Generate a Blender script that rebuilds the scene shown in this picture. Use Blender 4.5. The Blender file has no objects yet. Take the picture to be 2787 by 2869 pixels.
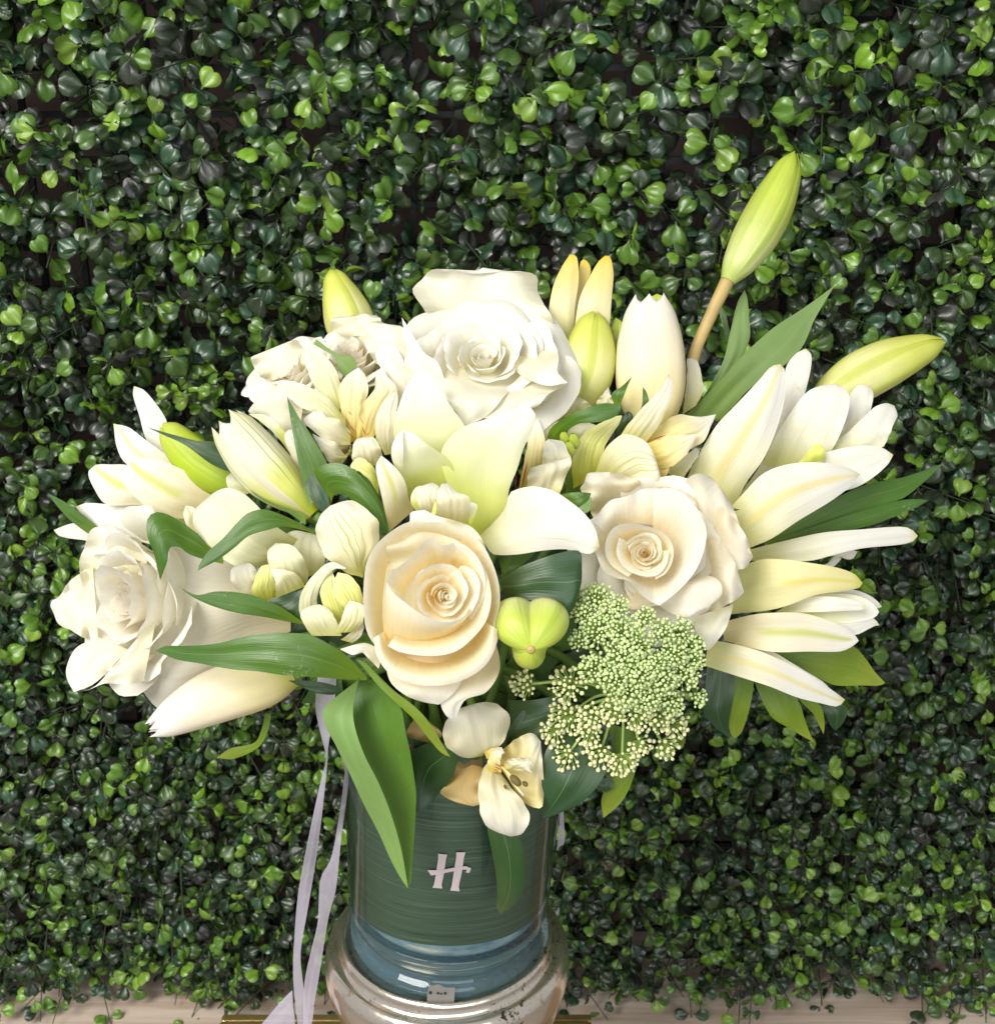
import bpy, math, random
import numpy as np
from mathutils import Vector

# ------------------------------------------------------------------ camera, light
FPX = 3513.0; CX, CY = 1393.5, 1434.5            # focal length and centre in photo pixels (2787 x 2869)
PITCH = math.radians(22)
CAM = np.array([0.0, 0.0, 1.45])
RT = np.array([1.0, 0, 0])
FW = np.array([0, math.cos(PITCH), -math.sin(PITCH)])
UP = np.array([0, math.sin(PITCH), math.cos(PITCH)])
sc = bpy.context.scene
cd = bpy.data.cameras.new('camera'); cam = bpy.data.objects.new('camera', cd); sc.collection.objects.link(cam)
cam.location = CAM; cam.rotation_euler = (math.pi / 2 - PITCH, 0, 0)
cd.sensor_fit = 'HORIZONTAL'; cd.sensor_width = 36; cd.lens = 36 * FPX / 2787
cd.clip_start = 0.02; cd.clip_end = 50
cd.dof.use_dof = True; cd.dof.focus_distance = 0.555; cd.dof.aperture_fstop = 30
sc.camera = cam

w = bpy.data.worlds.new('World'); sc.world = w; w.use_nodes = True
w.node_tree.nodes['Background'].inputs[0].default_value = (0.97, 0.98, 1.0, 1)
w.node_tree.nodes['Background'].inputs[1].default_value = 0.42

def area(name, loc, target, size, power, col):
    ld = bpy.data.lights.new(name, 'AREA'); ld.energy = power; ld.color = col
    ld.shape = 'RECTANGLE'; ld.size = size[0]; ld.size_y = size[1]
    o = bpy.data.objects.new(name, ld); sc.collection.objects.link(o); o.location = loc
    o.rotation_euler = (Vector(target) - Vector(loc)).to_track_quat('-Z', 'Y').to_euler()
    return o
area('ceiling_light_panel', (-1.0, -0.85, 2.60), (0.0, 0.6, 1.2), (1.15, 1.15), 66, (1.0, 0.975, 0.92))
area('front_fill_light', (0.30, -1.1, 1.55), (0.0, 0.6, 1.10), (1.4, 1.0), 13, (0.92, 0.96, 1.0))  # fill lamp added on the camera side to brighten bouquet and vase

sc.view_settings.view_transform = 'Standard'; sc.view_settings.look = 'None'
sc.view_settings.gamma = 1; sc.view_settings.exposure = 0.05; sc.view_settings.use_curve_mapping = False
sc.cycles.max_bounces = 12; sc.cycles.diffuse_bounces = 10; sc.cycles.glossy_bounces = 3; sc.cycles.transparent_max_bounces = 16; sc.cycles.sample_clamp_indirect = 6

COL = sc.collection
# ------------------------------------------------------------------ helpers
ZN = dict(A=(600, 650, 2.72), B=(1100, 650, 2.72), C=(1600, 350, 2.38), D=(1900, 900, 2.38), E=(100, 1050, 2.38),
          F=(100, 1450, 2.38), G=(700, 1300, 2.72), H=(1300, 1300, 2.72), I=(1350, 1550, 2.72), J=(1900, 1450, 2.72),
          K=(800, 1850, 2.38), L=(700, 2300, 1.904), O=(1480, 950, 3.17333), Q=(850, 1150, 3.808), W=(0, 0, 0.683172))

def px(z, pts):
    """places read off an enlarged piece of the photo -> photo pixels"""
    x0, y0, s = ZN[z]
    return np.array([(x0 + a / s, y0 + b / s) for a, b in pts], float)

def P(p, d):
    p = np.asarray(p, float); d = np.asarray(d, float)
    return (CAM + FW * d[..., None] + RT * ((p[..., 0] - CX) / FPX * d)[..., None]
            + UP * ((CY - p[..., 1]) / FPX * d)[..., None])

def pt(z, x, y, d):
    return P(px(z, [(x, y)])[0], np.array(d))

def project(v):
    r = np.asarray(v) - CAM
    d = r @ FW
    return CX + FPX * (r @ RT) / d, CY - FPX * (r @ UP) / d, d

def camvec(a):
    v = RT * a[0] + UP * a[1] - FW * a[2]
    return v / np.linalg.norm(v)

def spline(pts, n):
    pts = np.asarray(pts, float)
    if len(pts) == 2:
        t = np.linspace(0, 1, n)[:, None]; return pts[0] * (1 - t) + pts[1] * t
    seg = np.maximum(np.linalg.norm(np.diff(pts, axis=0), axis=1), 1e-9)
    T = np.concatenate([[0], np.cumsum(seg)]); T /= T[-1]
    m = np.zeros_like(pts)
    m[1:-1] = (pts[2:] - pts[:-2]) / (T[2:] - T[:-2])[:, None]
    m[0] = (pts[1] - pts[0]) / (T[1] - T[0]); m[-1] = (pts[-1] - pts[-2]) / (T[-1] - T[-2])
    q = np.linspace(0, 1, n); k = np.clip(np.searchsorted(T, q, 'right') - 1, 0, len(pts) - 2)
    h = (T[k + 1] - T[k])[:, None]; u = ((q - T[k]) / h[:, 0])[:, None]
    return ((2 * u**3 - 3 * u**2 + 1) * pts[k] + (u**3 - 2 * u**2 + u) * h * m[k]
            + (-2 * u**3 + 3 * u**2) * pts[k + 1] + (u**3 - u**2) * h * m[k + 1])

def mesh(name, V, faces, mat, uv=None, smooth=True, cols=None):
    me = bpy.data.meshes.new(name)
    me.from_pydata([tuple(v) for v in V], [], faces)
    if smooth: me.polygons.foreach_set('use_smooth', [True] * len(me.polygons))
    if uv is not None:
        lay = me.uv_layers.new(name='UVMap'); idx = np.empty(len(me.loops), int)
        me.loops.foreach_get('vertex_index', idx)
        lay.data.foreach_set('uv', np.asarray(uv, np.float32)[idx].ravel())
    if cols is not None:
        ca = me.color_attributes.new('tint', 'FLOAT_COLOR', 'POINT')
        ca.data.foreach_set('color', np.asarray(cols, np.float32).ravel())
    for m in (mat if isinstance(mat, (list, tuple)) else [mat]): me.materials.append(m)
    me.update()
    return me

def put(name, me, parent=None, loc=(0, 0, 0), kind=None):
    o = bpy.data.objects.new(name, me); COL.objects.link(o)
    o.location = loc
    if parent is not None: o.parent = parent
    if kind: o['kind'] = kind
    return o

def origin(o):
    v = np.zeros(3)
    while o is not None:
        v += np.array(o.location); o = o.parent
    return v

def thing(name, label, cat, loc, group=None):
    o = bpy.data.objects.new(name, None); COL.objects.link(o); o.location = tuple(loc)
    o.empty_display_size = 0.01
    o['label'] = label; o['category'] = cat
    if group: o['group'] = group
    return o

def grid(nu, nv):
    return [(j * nu + i, j * nu + i + 1, (j + 1) * nu + i + 1, (j + 1) * nu + i) for j in range(nv - 1) for i in range(nu - 1)]

def build(name, V, faces, mat, T, uv=None, smooth=True, kind=None, thick=0):
    """a mesh given in world places, as a part of T"""
    b = origin(T) if T is not None else np.zeros(3)
    o = put(name, mesh(name, np.asarray(V) - b, faces, mat, uv, smooth), T, kind=kind)
    if thick:
        m = o.modifiers.new('thickness', 'SOLIDIFY'); m.thickness = thick; m.offset = 0
    return o

RS = np.random.RandomState(5)
def arr(x, n):
    if np.isscalar(x): return np.full(n, float(x))
    x = np.asarray(x, float)
    t = np.linspace(0, 1, n); g = spline(np.stack([np.linspace(0, 1, len(x)), x], 1), n)
    return np.interp(t, g[:, 0], g[:, 1])

def S(T, name, mat, z, L, R, d, b=0.3, dl=0, dr=0, fold=0, ruf=0, jag=0, M=None, dm=0, nu=11, nv=26, thick=0, roll=0, rib=0):
    """a petal or leaf blade lofted between its two edges (base to tip); d = distance along its length, b = how far it bulges"""
    if mat.name.startswith('alstro') and 'bud' not in mat.name and not rib: rib, nu = 0.035, 23
    if mat.name.startswith('alstro') and not jag: jag = 0.7
    Lp = spline(L if isinstance(L, np.ndarray) else px(z, L), nv); Rp = spline(R if isinstance(R, np.ndarray) else px(z, R), nv)
    t = np.linspace(0, 1, nv); s = np.linspace(0, 1, nu)
    ph = RS.rand(6) * 6.28
    if jag:
        e = np.sin(np.pi * t)**0.5
        for Q, k in ((Lp, 0), (Rp, 1)):
            w_ = (np.sin(t * 23 + ph[k]) + 0.7 * np.sin(t * 41 + ph[k + 2])) * jag * e
            nrm = (Rp - Lp); nrm = nrm / np.maximum(np.linalg.norm(nrm, axis=1), 1)[:, None]
            Q += nrm * (w_ * (1 if k else -1))[:, None]
    dd = arr(d, nv); a = 2 * s - 1
    if M is not None:
        Mp = spline(px(z, M), nv)
        if fold:
            wl = np.clip(-a, 0, 1); wr = np.clip(a, 0, 1); wm = 1 - np.abs(a)
        else:
            wl = a * (a - 1) / 2; wr = a * (a + 1) / 2; wm = 1 - a * a
        XY = Lp[:, None] * wl[None, :, None] + Mp[:, None] * wm[None, :, None] + Rp[:, None] * wr[None, :, None]
    else:
        XY = Lp[:, None] * (1 - s)[None, :, None] + Rp[:, None] * s[None, :, None]
    hw = np.linalg.norm(Rp - Lp, axis=1) / 2 / FPX * dd
    hw_ = np.minimum(hw, np.median(hw) * 1.6)
    D = (dd[:, None] + arr(dl, nv)[:, None] * (1 - s) + arr(dr, nv)[:, None] * s
         - 0.45 * arr(b, nv)[:, None] * hw_[:, None] * (1 - a * a) + arr(dm, nv)[:, None] * (1 - np.abs(a)))
    if fold and M is None: D = D + fold * hw_[:, None] * (1 - np.abs(a))
    if roll: D = D + roll * hw_[:, None] * np.abs(a)**6
    D = D + 0.05 * hw_[:, None] * (np.sin(t * 9 + ph[2])[:, None] * np.sin(a * 3.1 + ph[3])[None, :] + 0.6 * np.sin(a * 7 + ph[0] + t[:, None] * 4))
    if rib: D = D + rib * hw_[:, None] * np.cos(a * math.pi * 4.5 + 0.5 * np.sin(t * 5 + ph[1])[:, None]) * np.clip(1.15 - np.abs(a), 0, 1)
    if ruf:
        D = D + 1.3 * ruf * hw_[:, None] * np.where(a < 0, np.sin(t * 17 + ph[0])[:, None], np.sin(t * 15 + ph[1])[:, None]) * np.abs(a)**2.5
        D = D + 0.35 * ruf * hw_[:, None] * np.sin(a * 5 + ph[4])[None, :] * np.sin(t * 6 + ph[5])[:, None]
    V = P(XY.reshape(-1, 2), D.reshape(-1))
    uv = np.stack([np.tile(s, nv), np.repeat(t, nu)], 1)
    return build(name, V, grid(nu, nv), mat, T, uv, thick=thick)

def RIM(T, mat, z, rim, base, d1, d0, b=0.0, p=1.0, ruf=0.02, n=40, m=12):
    """a rose petal between its hidden foot line and its rim, both running round the flower"""
    A = spline(px(z, rim), n); B = spline(px(z, base), n); v = np.linspace(0, 1, m); t = np.linspace(0, 1, n); ph = RS.rand(4) * 6.28
    XY = B[None] * (1 - v)[:, None, None] + A[None] * v[:, None, None]
    ln = np.median(np.linalg.norm(A - B, axis=1)) / FPX * 0.5
    e1 = arr(d1, n); e0 = arr(d0, n)
    D = e0[None] + (e1 - e0)[None] * (v**p)[:, None] - b * ln * np.sin(np.pi * v)[:, None]
    D = D + ruf * ln * ((np.sin(t * 19 + ph[0]) + .6 * np.sin(t * 33 + ph[1]))[None] * (v**3)[:, None] + 0.8 * np.sin(t * 8 + ph[2])[None] * np.sin(v * 5 + ph[3])[:, None])
    V = P(XY.reshape(-1, 2), D.reshape(-1))
    return build('petal', V, grid(n, m), mat, T, np.stack([np.tile(t, m), np.repeat(v, n)], 1))

def tube(T, name, mat, pts, r, n=8, nv=20, kind=None):
    Q = spline(np.asarray(pts), nv); rr = arr(r, nv)
    tg = np.gradient(Q, axis=0); tg /= np.linalg.norm(tg, axis=1)[:, None]
    ref = np.array([0.3, 0.9, 0.2]); V = []
    for i in range(nv):
        x = np.cross(tg[i], ref); x /= np.linalg.norm(x); y = np.cross(tg[i], x)
        for k in range(n):
            an = 2 * math.pi * k / n; V.append(Q[i] + rr[i] * (math.cos(an) * x + math.sin(an) * y))
    F = [(j * n + k, j * n + (k + 1) % n, (j + 1) * n + (k + 1) % n, (j + 1) * n + k) for j in range(nv - 1) for k in range(n)]
    F += [tuple(range(n))[::-1], tuple((nv - 1) * n + k for k in range(n))]
    uv = [(k / n, j / nv) for j in range(nv) for k in range(n)]
    return build(name, V, F, mat, T, uv, kind=kind)

# ------------------------------------------------------------------ materials
class NT:
    def __init__(self, name):
        self.m = bpy.data.materials.new(name); self.m.use_nodes = True
        self.t = self.m.node_tree; self.n = self.t.nodes; self.l = self.t.links
        self.bs = self.n['Principled BSDF']; self.out = self.n['Material Output']
    def new(self, ty, **kw):
        n = self.n.new(ty)
        for k, v in kw.items(): setattr(n, k, v)
        return n
    def link(self, a, b): self.l.new(a, b)
    def ramp(self, fac, stops, interp='EASE'):
        r = self.new('ShaderNodeValToRGB'); r.color_ramp.interpolation = interp
        e = r.color_ramp.elements
        while len(e) < len(stops): e.new(0.5)
        for i, (p_, c) in enumerate(stops):
            e[i].position = p_; e[i].color = (*c, 1) if len(c) == 3 else c
        self.link(fac, r.inputs[0]); return r.outputs[0]
    def mix(self, fac, a, b, mode='MIX'):
        m = self.new('ShaderNodeMix', data_type='RGBA', blend_type=mode)
        for sock, v in ((m.inputs[0], fac), (m.inputs[6], a), (m.inputs[7], b)):
            if hasattr(v, 'is_output'): self.link(v, sock)
            else: sock.default_value = v if not isinstance(v, tuple) else (*v, 1)[:4]
        return m.outputs[2]
    def math(self, op, a, b=0.0):
        m = self.new('ShaderNodeMath', operation=op)
        for sock, v in ((m.inputs[0], a), (m.inputs[1], b)):
            if hasattr(v, 'is_output'): self.link(v, sock)
            else: sock.default_value = v
        return m.outputs[0]
    def noise(self, vec, scale, detail=2, rough=0.5):
        n = self.new('ShaderNodeTexNoise'); n.inputs['Scale'].default_value = scale
        n.inputs['Detail'].default_value = detail; n.inputs['Roughness'].default_value = rough
        if vec is not None: self.link(vec, n.inputs['Vector'])
        return n.outputs['Fac']
    def mapping(self, vec, scale):
        m = self.new('ShaderNodeMapping'); m.inputs['Scale'].default_value = scale
        self.link(vec, m.inputs['Vector']); return m.outputs[0]
    def bump(self, h, strength, dist=0.001):
        b = self.new('ShaderNodeBump'); b.inputs['Strength'].default_value = strength; b.inputs['Distance'].default_value = dist
        self.link(h, b.inputs['Height']); self.link(b.outputs[0], self.bs.inputs['Normal']); return b.outputs[0]

def blade_mat(name, stops, stripe=None, veins=0.10, vein_n=34, rough=0.45, spec=0.35, trans=0.28, bump=0.25, midline=None, tipcol=None, wob=0.1, blotch=0.12, lines=None, specks=None):
    """colour along the blade (v), an optional coloured stripe along the middle, fine veins that run lengthwise"""
    N = NT(name)
    uv = N.new('ShaderNodeUVMap'); uv.uv_map = 'UVMap'
    sp = N.new('ShaderNodeSeparateXYZ'); N.link(uv.outputs[0], sp.inputs[0])
    tc = N.new('ShaderNodeTexCoord')
    nz = N.noise(tc.outputs['Object'], 45, 3)
    v = N.math('ADD', sp.outputs[1], N.math('MULTIPLY', N.math('SUBTRACT', nz, 0.5), wob))
    col = N.ramp(v, stops)
    au = N.math('ABSOLUTE', N.math('SUBTRACT', sp.outputs[0], 0.5))
    if stripe:
        c, wd, v0, v1 = stripe
        m1 = N.ramp(au, [(0.0, (1, 1, 1)), (wd, (0, 0, 0))])
        m2 = N.ramp(v, [(max(v0, 0.0), (0, 0, 0)), (min(v0 + 0.15, 0.9), (1, 1, 1)), (v1 - 0.06, (1, 1, 1)), (min(v1, 1), (0, 0, 0))])
        col = N.mix(N.math('MULTIPLY', N.math('MULTIPLY', m1, m2), 0.72), col, c)
    if lines:
        c, n_, w_, v0 = lines
        wv = N.math('ABSOLUTE', N.math('SINE', N.math('MULTIPLY', N.math('ADD', sp.outputs[0], N.math('MULTIPLY', nz, 0.10)), n_ * math.pi)))
        m1 = N.ramp(wv, [(0.0, (1, 1, 1)), (w_, (0, 0, 0))])
        m2 = N.ramp(v, [(v0, (0, 0, 0)), (v0 + 0.35, (1, 1, 1))])
        m3 = N.ramp(au, [(0.10, (0.9,) * 3), (0.36, (0, 0, 0))])
        col = N.mix(N.math('MULTIPLY', N.math('MULTIPLY', m1, m2), m3), col, c)
    vn = N.noise(N.mapping(uv.outputs[0], (vein_n, 1.6, 1)), 1.0, 3)
    f = N.math('ADD', 1 - veins, N.math('MULTIPLY', vn, 2 * veins))
    f = N.math('MULTIPLY', f, N.math('ADD', 1 - blotch, N.math('MULTIPLY', N.noise(tc.outputs['Object'], 90, 4), 2 * blotch)))
    col = N.mix(1.0, col, f, 'MULTIPLY')
    if midline:
        m1 = N.ramp(au, [(0.0, (1, 1, 1)), (midline[1], (0, 0, 0))])
        col = N.mix(m1, col, midline[0])
    if specks:
        sn = N.math('MULTIPLY', N.noise(tc.outputs['Object'], 700, 2, 0.7), N.noise(tc.outputs['Object'], 60, 2))
        col = N.mix(N.ramp(sn, [(0.38, (0, 0, 0)), (0.46, (0.32,) * 3)]), col, specks)
    N.link(col, N.bs.inputs['Base Color'])
    N.bs.inputs['Roughness'].default_value = rough; N.bs.inputs['Specular IOR Level'].default_value = spec
    nb = N.bump(vn, bump, 0.0006)
    tr = N.new('ShaderNodeBsdfTranslucent'); N.link(col, tr.inputs[0])
    mx = N.new('ShaderNodeMixShader'); mx.inputs[0].default_value = trans
    N.link(N.bs.outputs[0], mx.inputs[1]); N.link(tr.outputs[0], mx.inputs[2]); N.link(mx.outputs[0], N.out.inputs[0])
    return N.m

def plain(name, col, rough=0.5, spec=0.4, metal=0, nscale=0, namt=0.2):
    N = NT(name)
    N.bs.inputs['Roughness'].default_value = rough; N.bs.inputs['Metallic'].default_value = metal
    N.bs.inputs['Specular IOR Level'].default_value = spec
    if nscale:
        tc = N.new('ShaderNodeTexCoord'); nz = N.noise(tc.outputs['Object'], nscale, 4)
        c = N.mix(1.0, col, N.math('ADD', 1 - namt, N.math('MULTIPLY', nz, 2 * namt)), 'MULTIPLY'); N.link(c, N.bs.inputs['Base Color'])
        N.bump(nz, 0.2, 0.001)
    else: N.bs.inputs['Base Color'].default_value = (*col, 1)
    return N.m

WHITE = (0.84, 0.82, 0.74); CREAM = (0.86, 0.79, 0.62); YG = (0.62, 0.66, 0.09); YGL = (0.78, 0.76, 0.32)
M = {}
M['rose'] = blade_mat('rose_petal', [(0.0, (0.94, 0.76, 0.36)), (0.5, (0.92, 0.82, 0.54)), (0.8, (0.90, 0.85, 0.68)), (0.97, (0.89, 0.87, 0.78))], veins=0.07, vein_n=34, rough=0.5, spec=0.3, trans=0.46, bump=0.55, wob=0.12, blotch=0.05)
M['rose_pale'] = blade_mat('rose_petal_pale', [(0.0, (0.92, 0.79, 0.52)), (0.4, (0.90, 0.83, 0.65)), (0.75, (0.88, 0.84, 0.73)), (1.0, (0.87, 0.85, 0.78))], veins=0.07, vein_n=34, rough=0.5, spec=0.3, trans=0.46, bump=0.55, wob=0.12, blotch=0.05)
M['rose_white'] = blade_mat('rose_petal_white', [(0.0, (0.85, 0.81, 0.58)), (0.4, (0.85, 0.82, 0.66)), (1.0, (0.85, 0.83, 0.75))], veins=0.04, vein_n=26, rough=0.5, spec=0.3, trans=0.3, bump=0.25, blotch=0.05)
M['lily'] = blade_mat('lily_petal', [(0.0, (0.70, 0.70, 0.30)), (0.3, (0.83, 0.80, 0.60)), (0.6, WHITE), (0.93, WHITE), (1.0, (0.78, 0.71, 0.38))], bump=0.5, veins=0.085, rough=0.48, spec=0.3, blotch=0.05)
M['lily_mid'] = blade_mat('lily_petal_yellow_rib', [(0.0, (0.72, 0.70, 0.30)), (0.3, (0.84, 0.80, 0.58)), (0.65, WHITE), (0.93, WHITE), (1.0, (0.78, 0.71, 0.38))], stripe=((0.84, 0.70, 0.26), 0.16, 0.0, 1.0), bump=0.5, veins=0.085, rough=0.48, spec=0.3, blotch=0.05)
M['lily_green'] = blade_mat('lily_petal_green_rib', [(0.0, (0.80, 0.70, 0.36)), (0.5, (0.86, 0.80, 0.60)), (1.0, WHITE)], stripe=((0.58, 0.61, 0.08), 0.17, 0.2, 0.97), bump=0.5, veins=0.085, rough=0.48, spec=0.3, blotch=0.05)
M['lily_front'] = blade_mat('lily_petal_green_throat', [(0.0, (0.52, 0.60, 0.06)), (0.25, (0.67, 0.71, 0.20)), (0.52, (0.81, 0.82, 0.52)), (0.8, (0.86, 0.85, 0.68)), (1.0, (0.88, 0.87, 0.80))], veins=0.04, rough=0.5, spec=0.3, bump=0.15, trans=0.3, blotch=0.05)
M['lily_yellow'] = blade_mat('lily_petal_yellow', [(0.0, YGL), (0.5, (0.85, 0.78, 0.42)), (0.85, (0.84, 0.78, 0.36)), (1.0, (0.72, 0.72, 0.16))], stripe=((0.82, 0.68, 0.12), 0.12, 0.3, 1.0), veins=0.07, rough=0.48, blotch=0.06)
M['bud_lime'] = blade_mat('lily_bud_lime', [(0.0, (0.48, 0.58, 0.14)), (0.15, (0.62, 0.67, 0.26)), (0.6, (0.50, 0.59, 0.09)), (1.0, (0.46, 0.57, 0.06))], stripe=((0.36, 0.49, 0.05), 0.10, 0.0, 1.0), veins=0.13, vein_n=40, rough=0.38, spec=0.45, trans=0.15, bump=0.5)
M['bud_yellow'] = blade_mat('lily_bud_yellow', [(0.0, (0.66, 0.65, 0.20)), (0.35, (0.75, 0.74, 0.32)), (0.75, (0.64, 0.67, 0.14)), (1.0, (0.56, 0.62, 0.08))], stripe=((0.54, 0.60, 0.08), 0.2, 0.0, 1.0), veins=0.10, vein_n=40, rough=0.42, trans=0.2, bump=0.4)
M['bud_cream'] = blade_mat('lily_bud_cream', [(0.0, (0.66, 0.62, 0.16)), (0.22, (0.84, 0.74, 0.40)), (0.55, (0.87, 0.79, 0.58)), (1.0, (0.88, 0.84, 0.78))], veins=0.06, vein_n=30, rough=0.45, trans=0.25, bump=0.3, blotch=0.06)
M['bud_gold'] = blade_mat('lily_bud_gold_tip', [(0.0, (0.78, 0.74, 0.30)), (0.45, (0.86, 0.78, 0.46)), (0.8, (0.86, 0.70, 0.24)), (1.0, (0.84, 0.62, 0.05))], veins=0.09, rough=0.45, blotch=0.08)
M['bud_olive'] = blade_mat('lily_bud_olive', [(0.0, (0.30, 0.40, 0.03)), (0.6, (0.42, 0.54, 0.03)), (1.0, (0.52, 0.60, 0.10))], veins=0.09, rough=0.42, trans=0.15)
M['alstro'] = blade_mat('alstroemeria_petal', [(0.0, (0.66, 0.62, 0.22)), (0.3, (0.83, 0.77, 0.54)), (0.94, WHITE), (1.0, (0.60, 0.55, 0.28))], veins=0.10, vein_n=30, bump=0.6, rough=0.55, trans=0.35, blotch=0.07)
M['alstro_green'] = blade_mat('alstroemeria_petal_green_lines', [(0.0, (0.60, 0.60, 0.16)), (0.35, (0.82, 0.77, 0.50)), (1.0, (0.84, 0.82, 0.70))], lines=((0.40, 0.50, 0.08), 8, 0.40, 0.05), veins=0.12, vein_n=22, rough=0.55, trans=0.3, blotch=0.07)
M['alstro_shade'] = blade_mat('alstroemeria_petal_greenish', [(0.0, (0.62, 0.60, 0.24)), (0.5, (0.80, 0.78, 0.54)), (1.0, (0.82, 0.80, 0.66))], veins=0.12, vein_n=20, rough=0.55, trans=0.3, bump=0.5, blotch=0.08)
M['alstro_bud'] = blade_mat('alstroemeria_bud', [(0.0, (0.42, 0.50, 0.03)), (0.3, (0.68, 0.70, 0.18)), (0.6, (0.84, 0.82, 0.58)), (1.0, (0.80, 0.78, 0.50))], lines=((0.22, 0.30, 0.03), 7, 0.4, 0.1), veins=0.08, rough=0.5, trans=0.25)
M['alstro_inner'] = blade_mat('alstroemeria_yellow_throat', [(0.0, (0.70, 0.52, 0.08)), (0.4, (0.84, 0.72, 0.34)), (1.0, WHITE)], veins=0.12, vein_n=22, rough=0.55, trans=0.3)
M['alstro_lime'] = blade_mat('alstroemeria_lime', [(0.0, (0.50, 0.52, 0.05)), (0.5, (0.74, 0.73, 0.26)), (1.0, (0.80, 0.78, 0.42))], lines=((0.36, 0.44, 0.03), 7, 0.5, 0.0), veins=0.08, rough=0.5, trans=0.25)
M['streak'] = plain('dark_red_fleck', (0.25, 0.02, 0.015), 0.6)
M['tan'] = blade_mat('dried_tan_petal', [(0.0, (0.50, 0.33, 0.10)), (1.0, (0.68, 0.52, 0.24))], veins=0.12, vein_n=12, rough=0.6, trans=0.35, bump=0.6)
M['leaf'] = blade_mat('leaf_green', [(0.0, (0.12, 0.20, 0.010)), (0.3, (0.065, 0.145, 0.010)), (1.0, (0.050, 0.125, 0.015))], veins=0.32, vein_n=36, rough=0.33, spec=0.5, trans=0.13, bump=0.35, midline=((0.11, 0.21, 0.03), 0.02), blotch=0.2, specks=(0.34, 0.42, 0.22))
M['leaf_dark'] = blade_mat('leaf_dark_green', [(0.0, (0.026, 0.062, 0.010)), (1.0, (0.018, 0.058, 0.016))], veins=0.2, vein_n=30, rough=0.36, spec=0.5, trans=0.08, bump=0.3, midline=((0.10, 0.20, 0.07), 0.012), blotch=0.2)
M['leaf_light'] = blade_mat('leaf_pale_underside', [(0.0, (0.13, 0.22, 0.03)), (0.5, (0.17, 0.26, 0.08)), (1.0, (0.20, 0.30, 0.10))], veins=0.12, vein_n=44, rough=0.48, spec=0.4, trans=0.15, bump=0.3, midline=((0.11, 0.22, 0.05), 0.012), blotch=0.12, specks=(0.34, 0.42, 0.22))
M['leaf_olive'] = blade_mat('leaf_olive', [(0.0, (0.10, 0.19, 0.012)), (0.6, (0.17, 0.25, 0.015)), (1.0, (0.24, 0.29, 0.03))], veins=0.15, vein_n=30, rough=0.42, spec=0.4, trans=0.2, bump=0.3, midline=((0.13, 0.20, 0.02), 0.015), specks=(0.34, 0.42, 0.22))
M['leaf_fold'] = blade_mat('leaf_fold', [(0.0, (0.05, 0.12, 0.010)), (0.25, (0.085, 0.18, 0.020)), (1.0, (0.12, 0.24, 0.03))], veins=0.14, vein_n=44, rough=0.4, spec=0.45, trans=0.16, bump=0.3, blotch=0.15, specks=(0.34, 0.42, 0.22))
M['leaf_edge'] = blade_mat('leaf_pale_edge', [(0.0, (0.09, 0.16, 0.03)), (0.25, (0.19, 0.32, 0.09)), (1.0, (0.24, 0.40, 0.11))], veins=0.12, vein_n=30, rough=0.45, spec=0.4, trans=0.2, bump=0.3, specks=(0.5, 0.58, 0.36))
M['stem'] = plain('stem_green', (0.10, 0.18, 0.03), 0.5, nscale=60)
M['stem_brown'] = plain('stem_tan', (0.44, 0.32, 0.12), 0.5, nscale=120, namt=0.25)
M['umbel_stem'] = plain('umbel_stem', (0.36, 0.50, 0.13), 0.5, nscale=80)
M['floret'] = plain('floret', (0.64, 0.72, 0.38), 0.55, nscale=300, namt=0.15)
M['floret_green'] = plain('floret_green', (0.55, 0.66, 0.30), 0.55, nscale=300, namt=0.2)
M['floret'] = plain('floret_cream', (0.72, 0.73, 0.39), 0.55, nscale=300, namt=0.15)
M['anther'] = plain('anther', (0.12, 0.09, 0.02), 0.6, nscale=200)
M['pistil'] = plain('pistil', (0.62, 0.68, 0.14), 0.4)

# ------------------------------------------------------------------ setting: wall, ledge, table
ZT = 1.45 - 0.764                                             # top of the wooden ledge
HD = 0.80                                                     # distance to the hedge face
def box(name, a, b, mat, T=None, kind=None, bevel=0.0):
    (x0, y0, z0), (x1, y1, z1) = a, b
    V = [(x0, y0, z0), (x1, y0, z0), (x1, y1, z0), (x0, y1, z0), (x0, y0, z1), (x1, y0, z1), (x1, y1, z1), (x0, y1, z1)]
    F = [(3, 2, 1, 0), (4, 5, 6, 7), (0, 1, 5, 4), (1, 2, 6, 5), (2, 3, 7, 6), (3, 0, 4, 7)]
    o = build(name, V, F, mat, T, smooth=False, kind=kind)
    if bevel:
        m = o.modifiers.new('bevel', 'BEVEL'); m.width = bevel; m.segments = 3
    return o

def wood_mat(name, c0, c1):
    N = NT(name); tc = N.new('ShaderNodeTexCoord')
    n1 = N.noise(N.mapping(tc.outputs['Object'], (3, 60, 60)), 2.0, 5, 0.6)
    N.link(N.ramp(n1, [(0.3, c0), (0.7, c1)]), N.bs.inputs['Base Color']); N.bs.inputs['Roughness'].default_value = 0.5
    N.bump(n1, 0.3, 0.001); return N.m
M['wood'] = wood_mat('pale_wood', (0.50, 0.38, 0.29), (0.72, 0.60, 0.50))
M['wood_dark'] = wood_mat('brown_wood', (0.16, 0.09, 0.04), (0.32, 0.20, 0.10))
M['wall'] = plain('wall_paint', (0.20, 0.14, 0.12), 0.8, nscale=8)
M['gold'] = plain('gold_leaf', (0.72, 0.50, 0.20), 0.35, metal=0.9, nscale=160, namt=0.3)
box('wall', (-1.2, HD + 0.11, 0), (1.2, HD + 0.16, 2.2), M['wall'], kind='structure')
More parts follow.
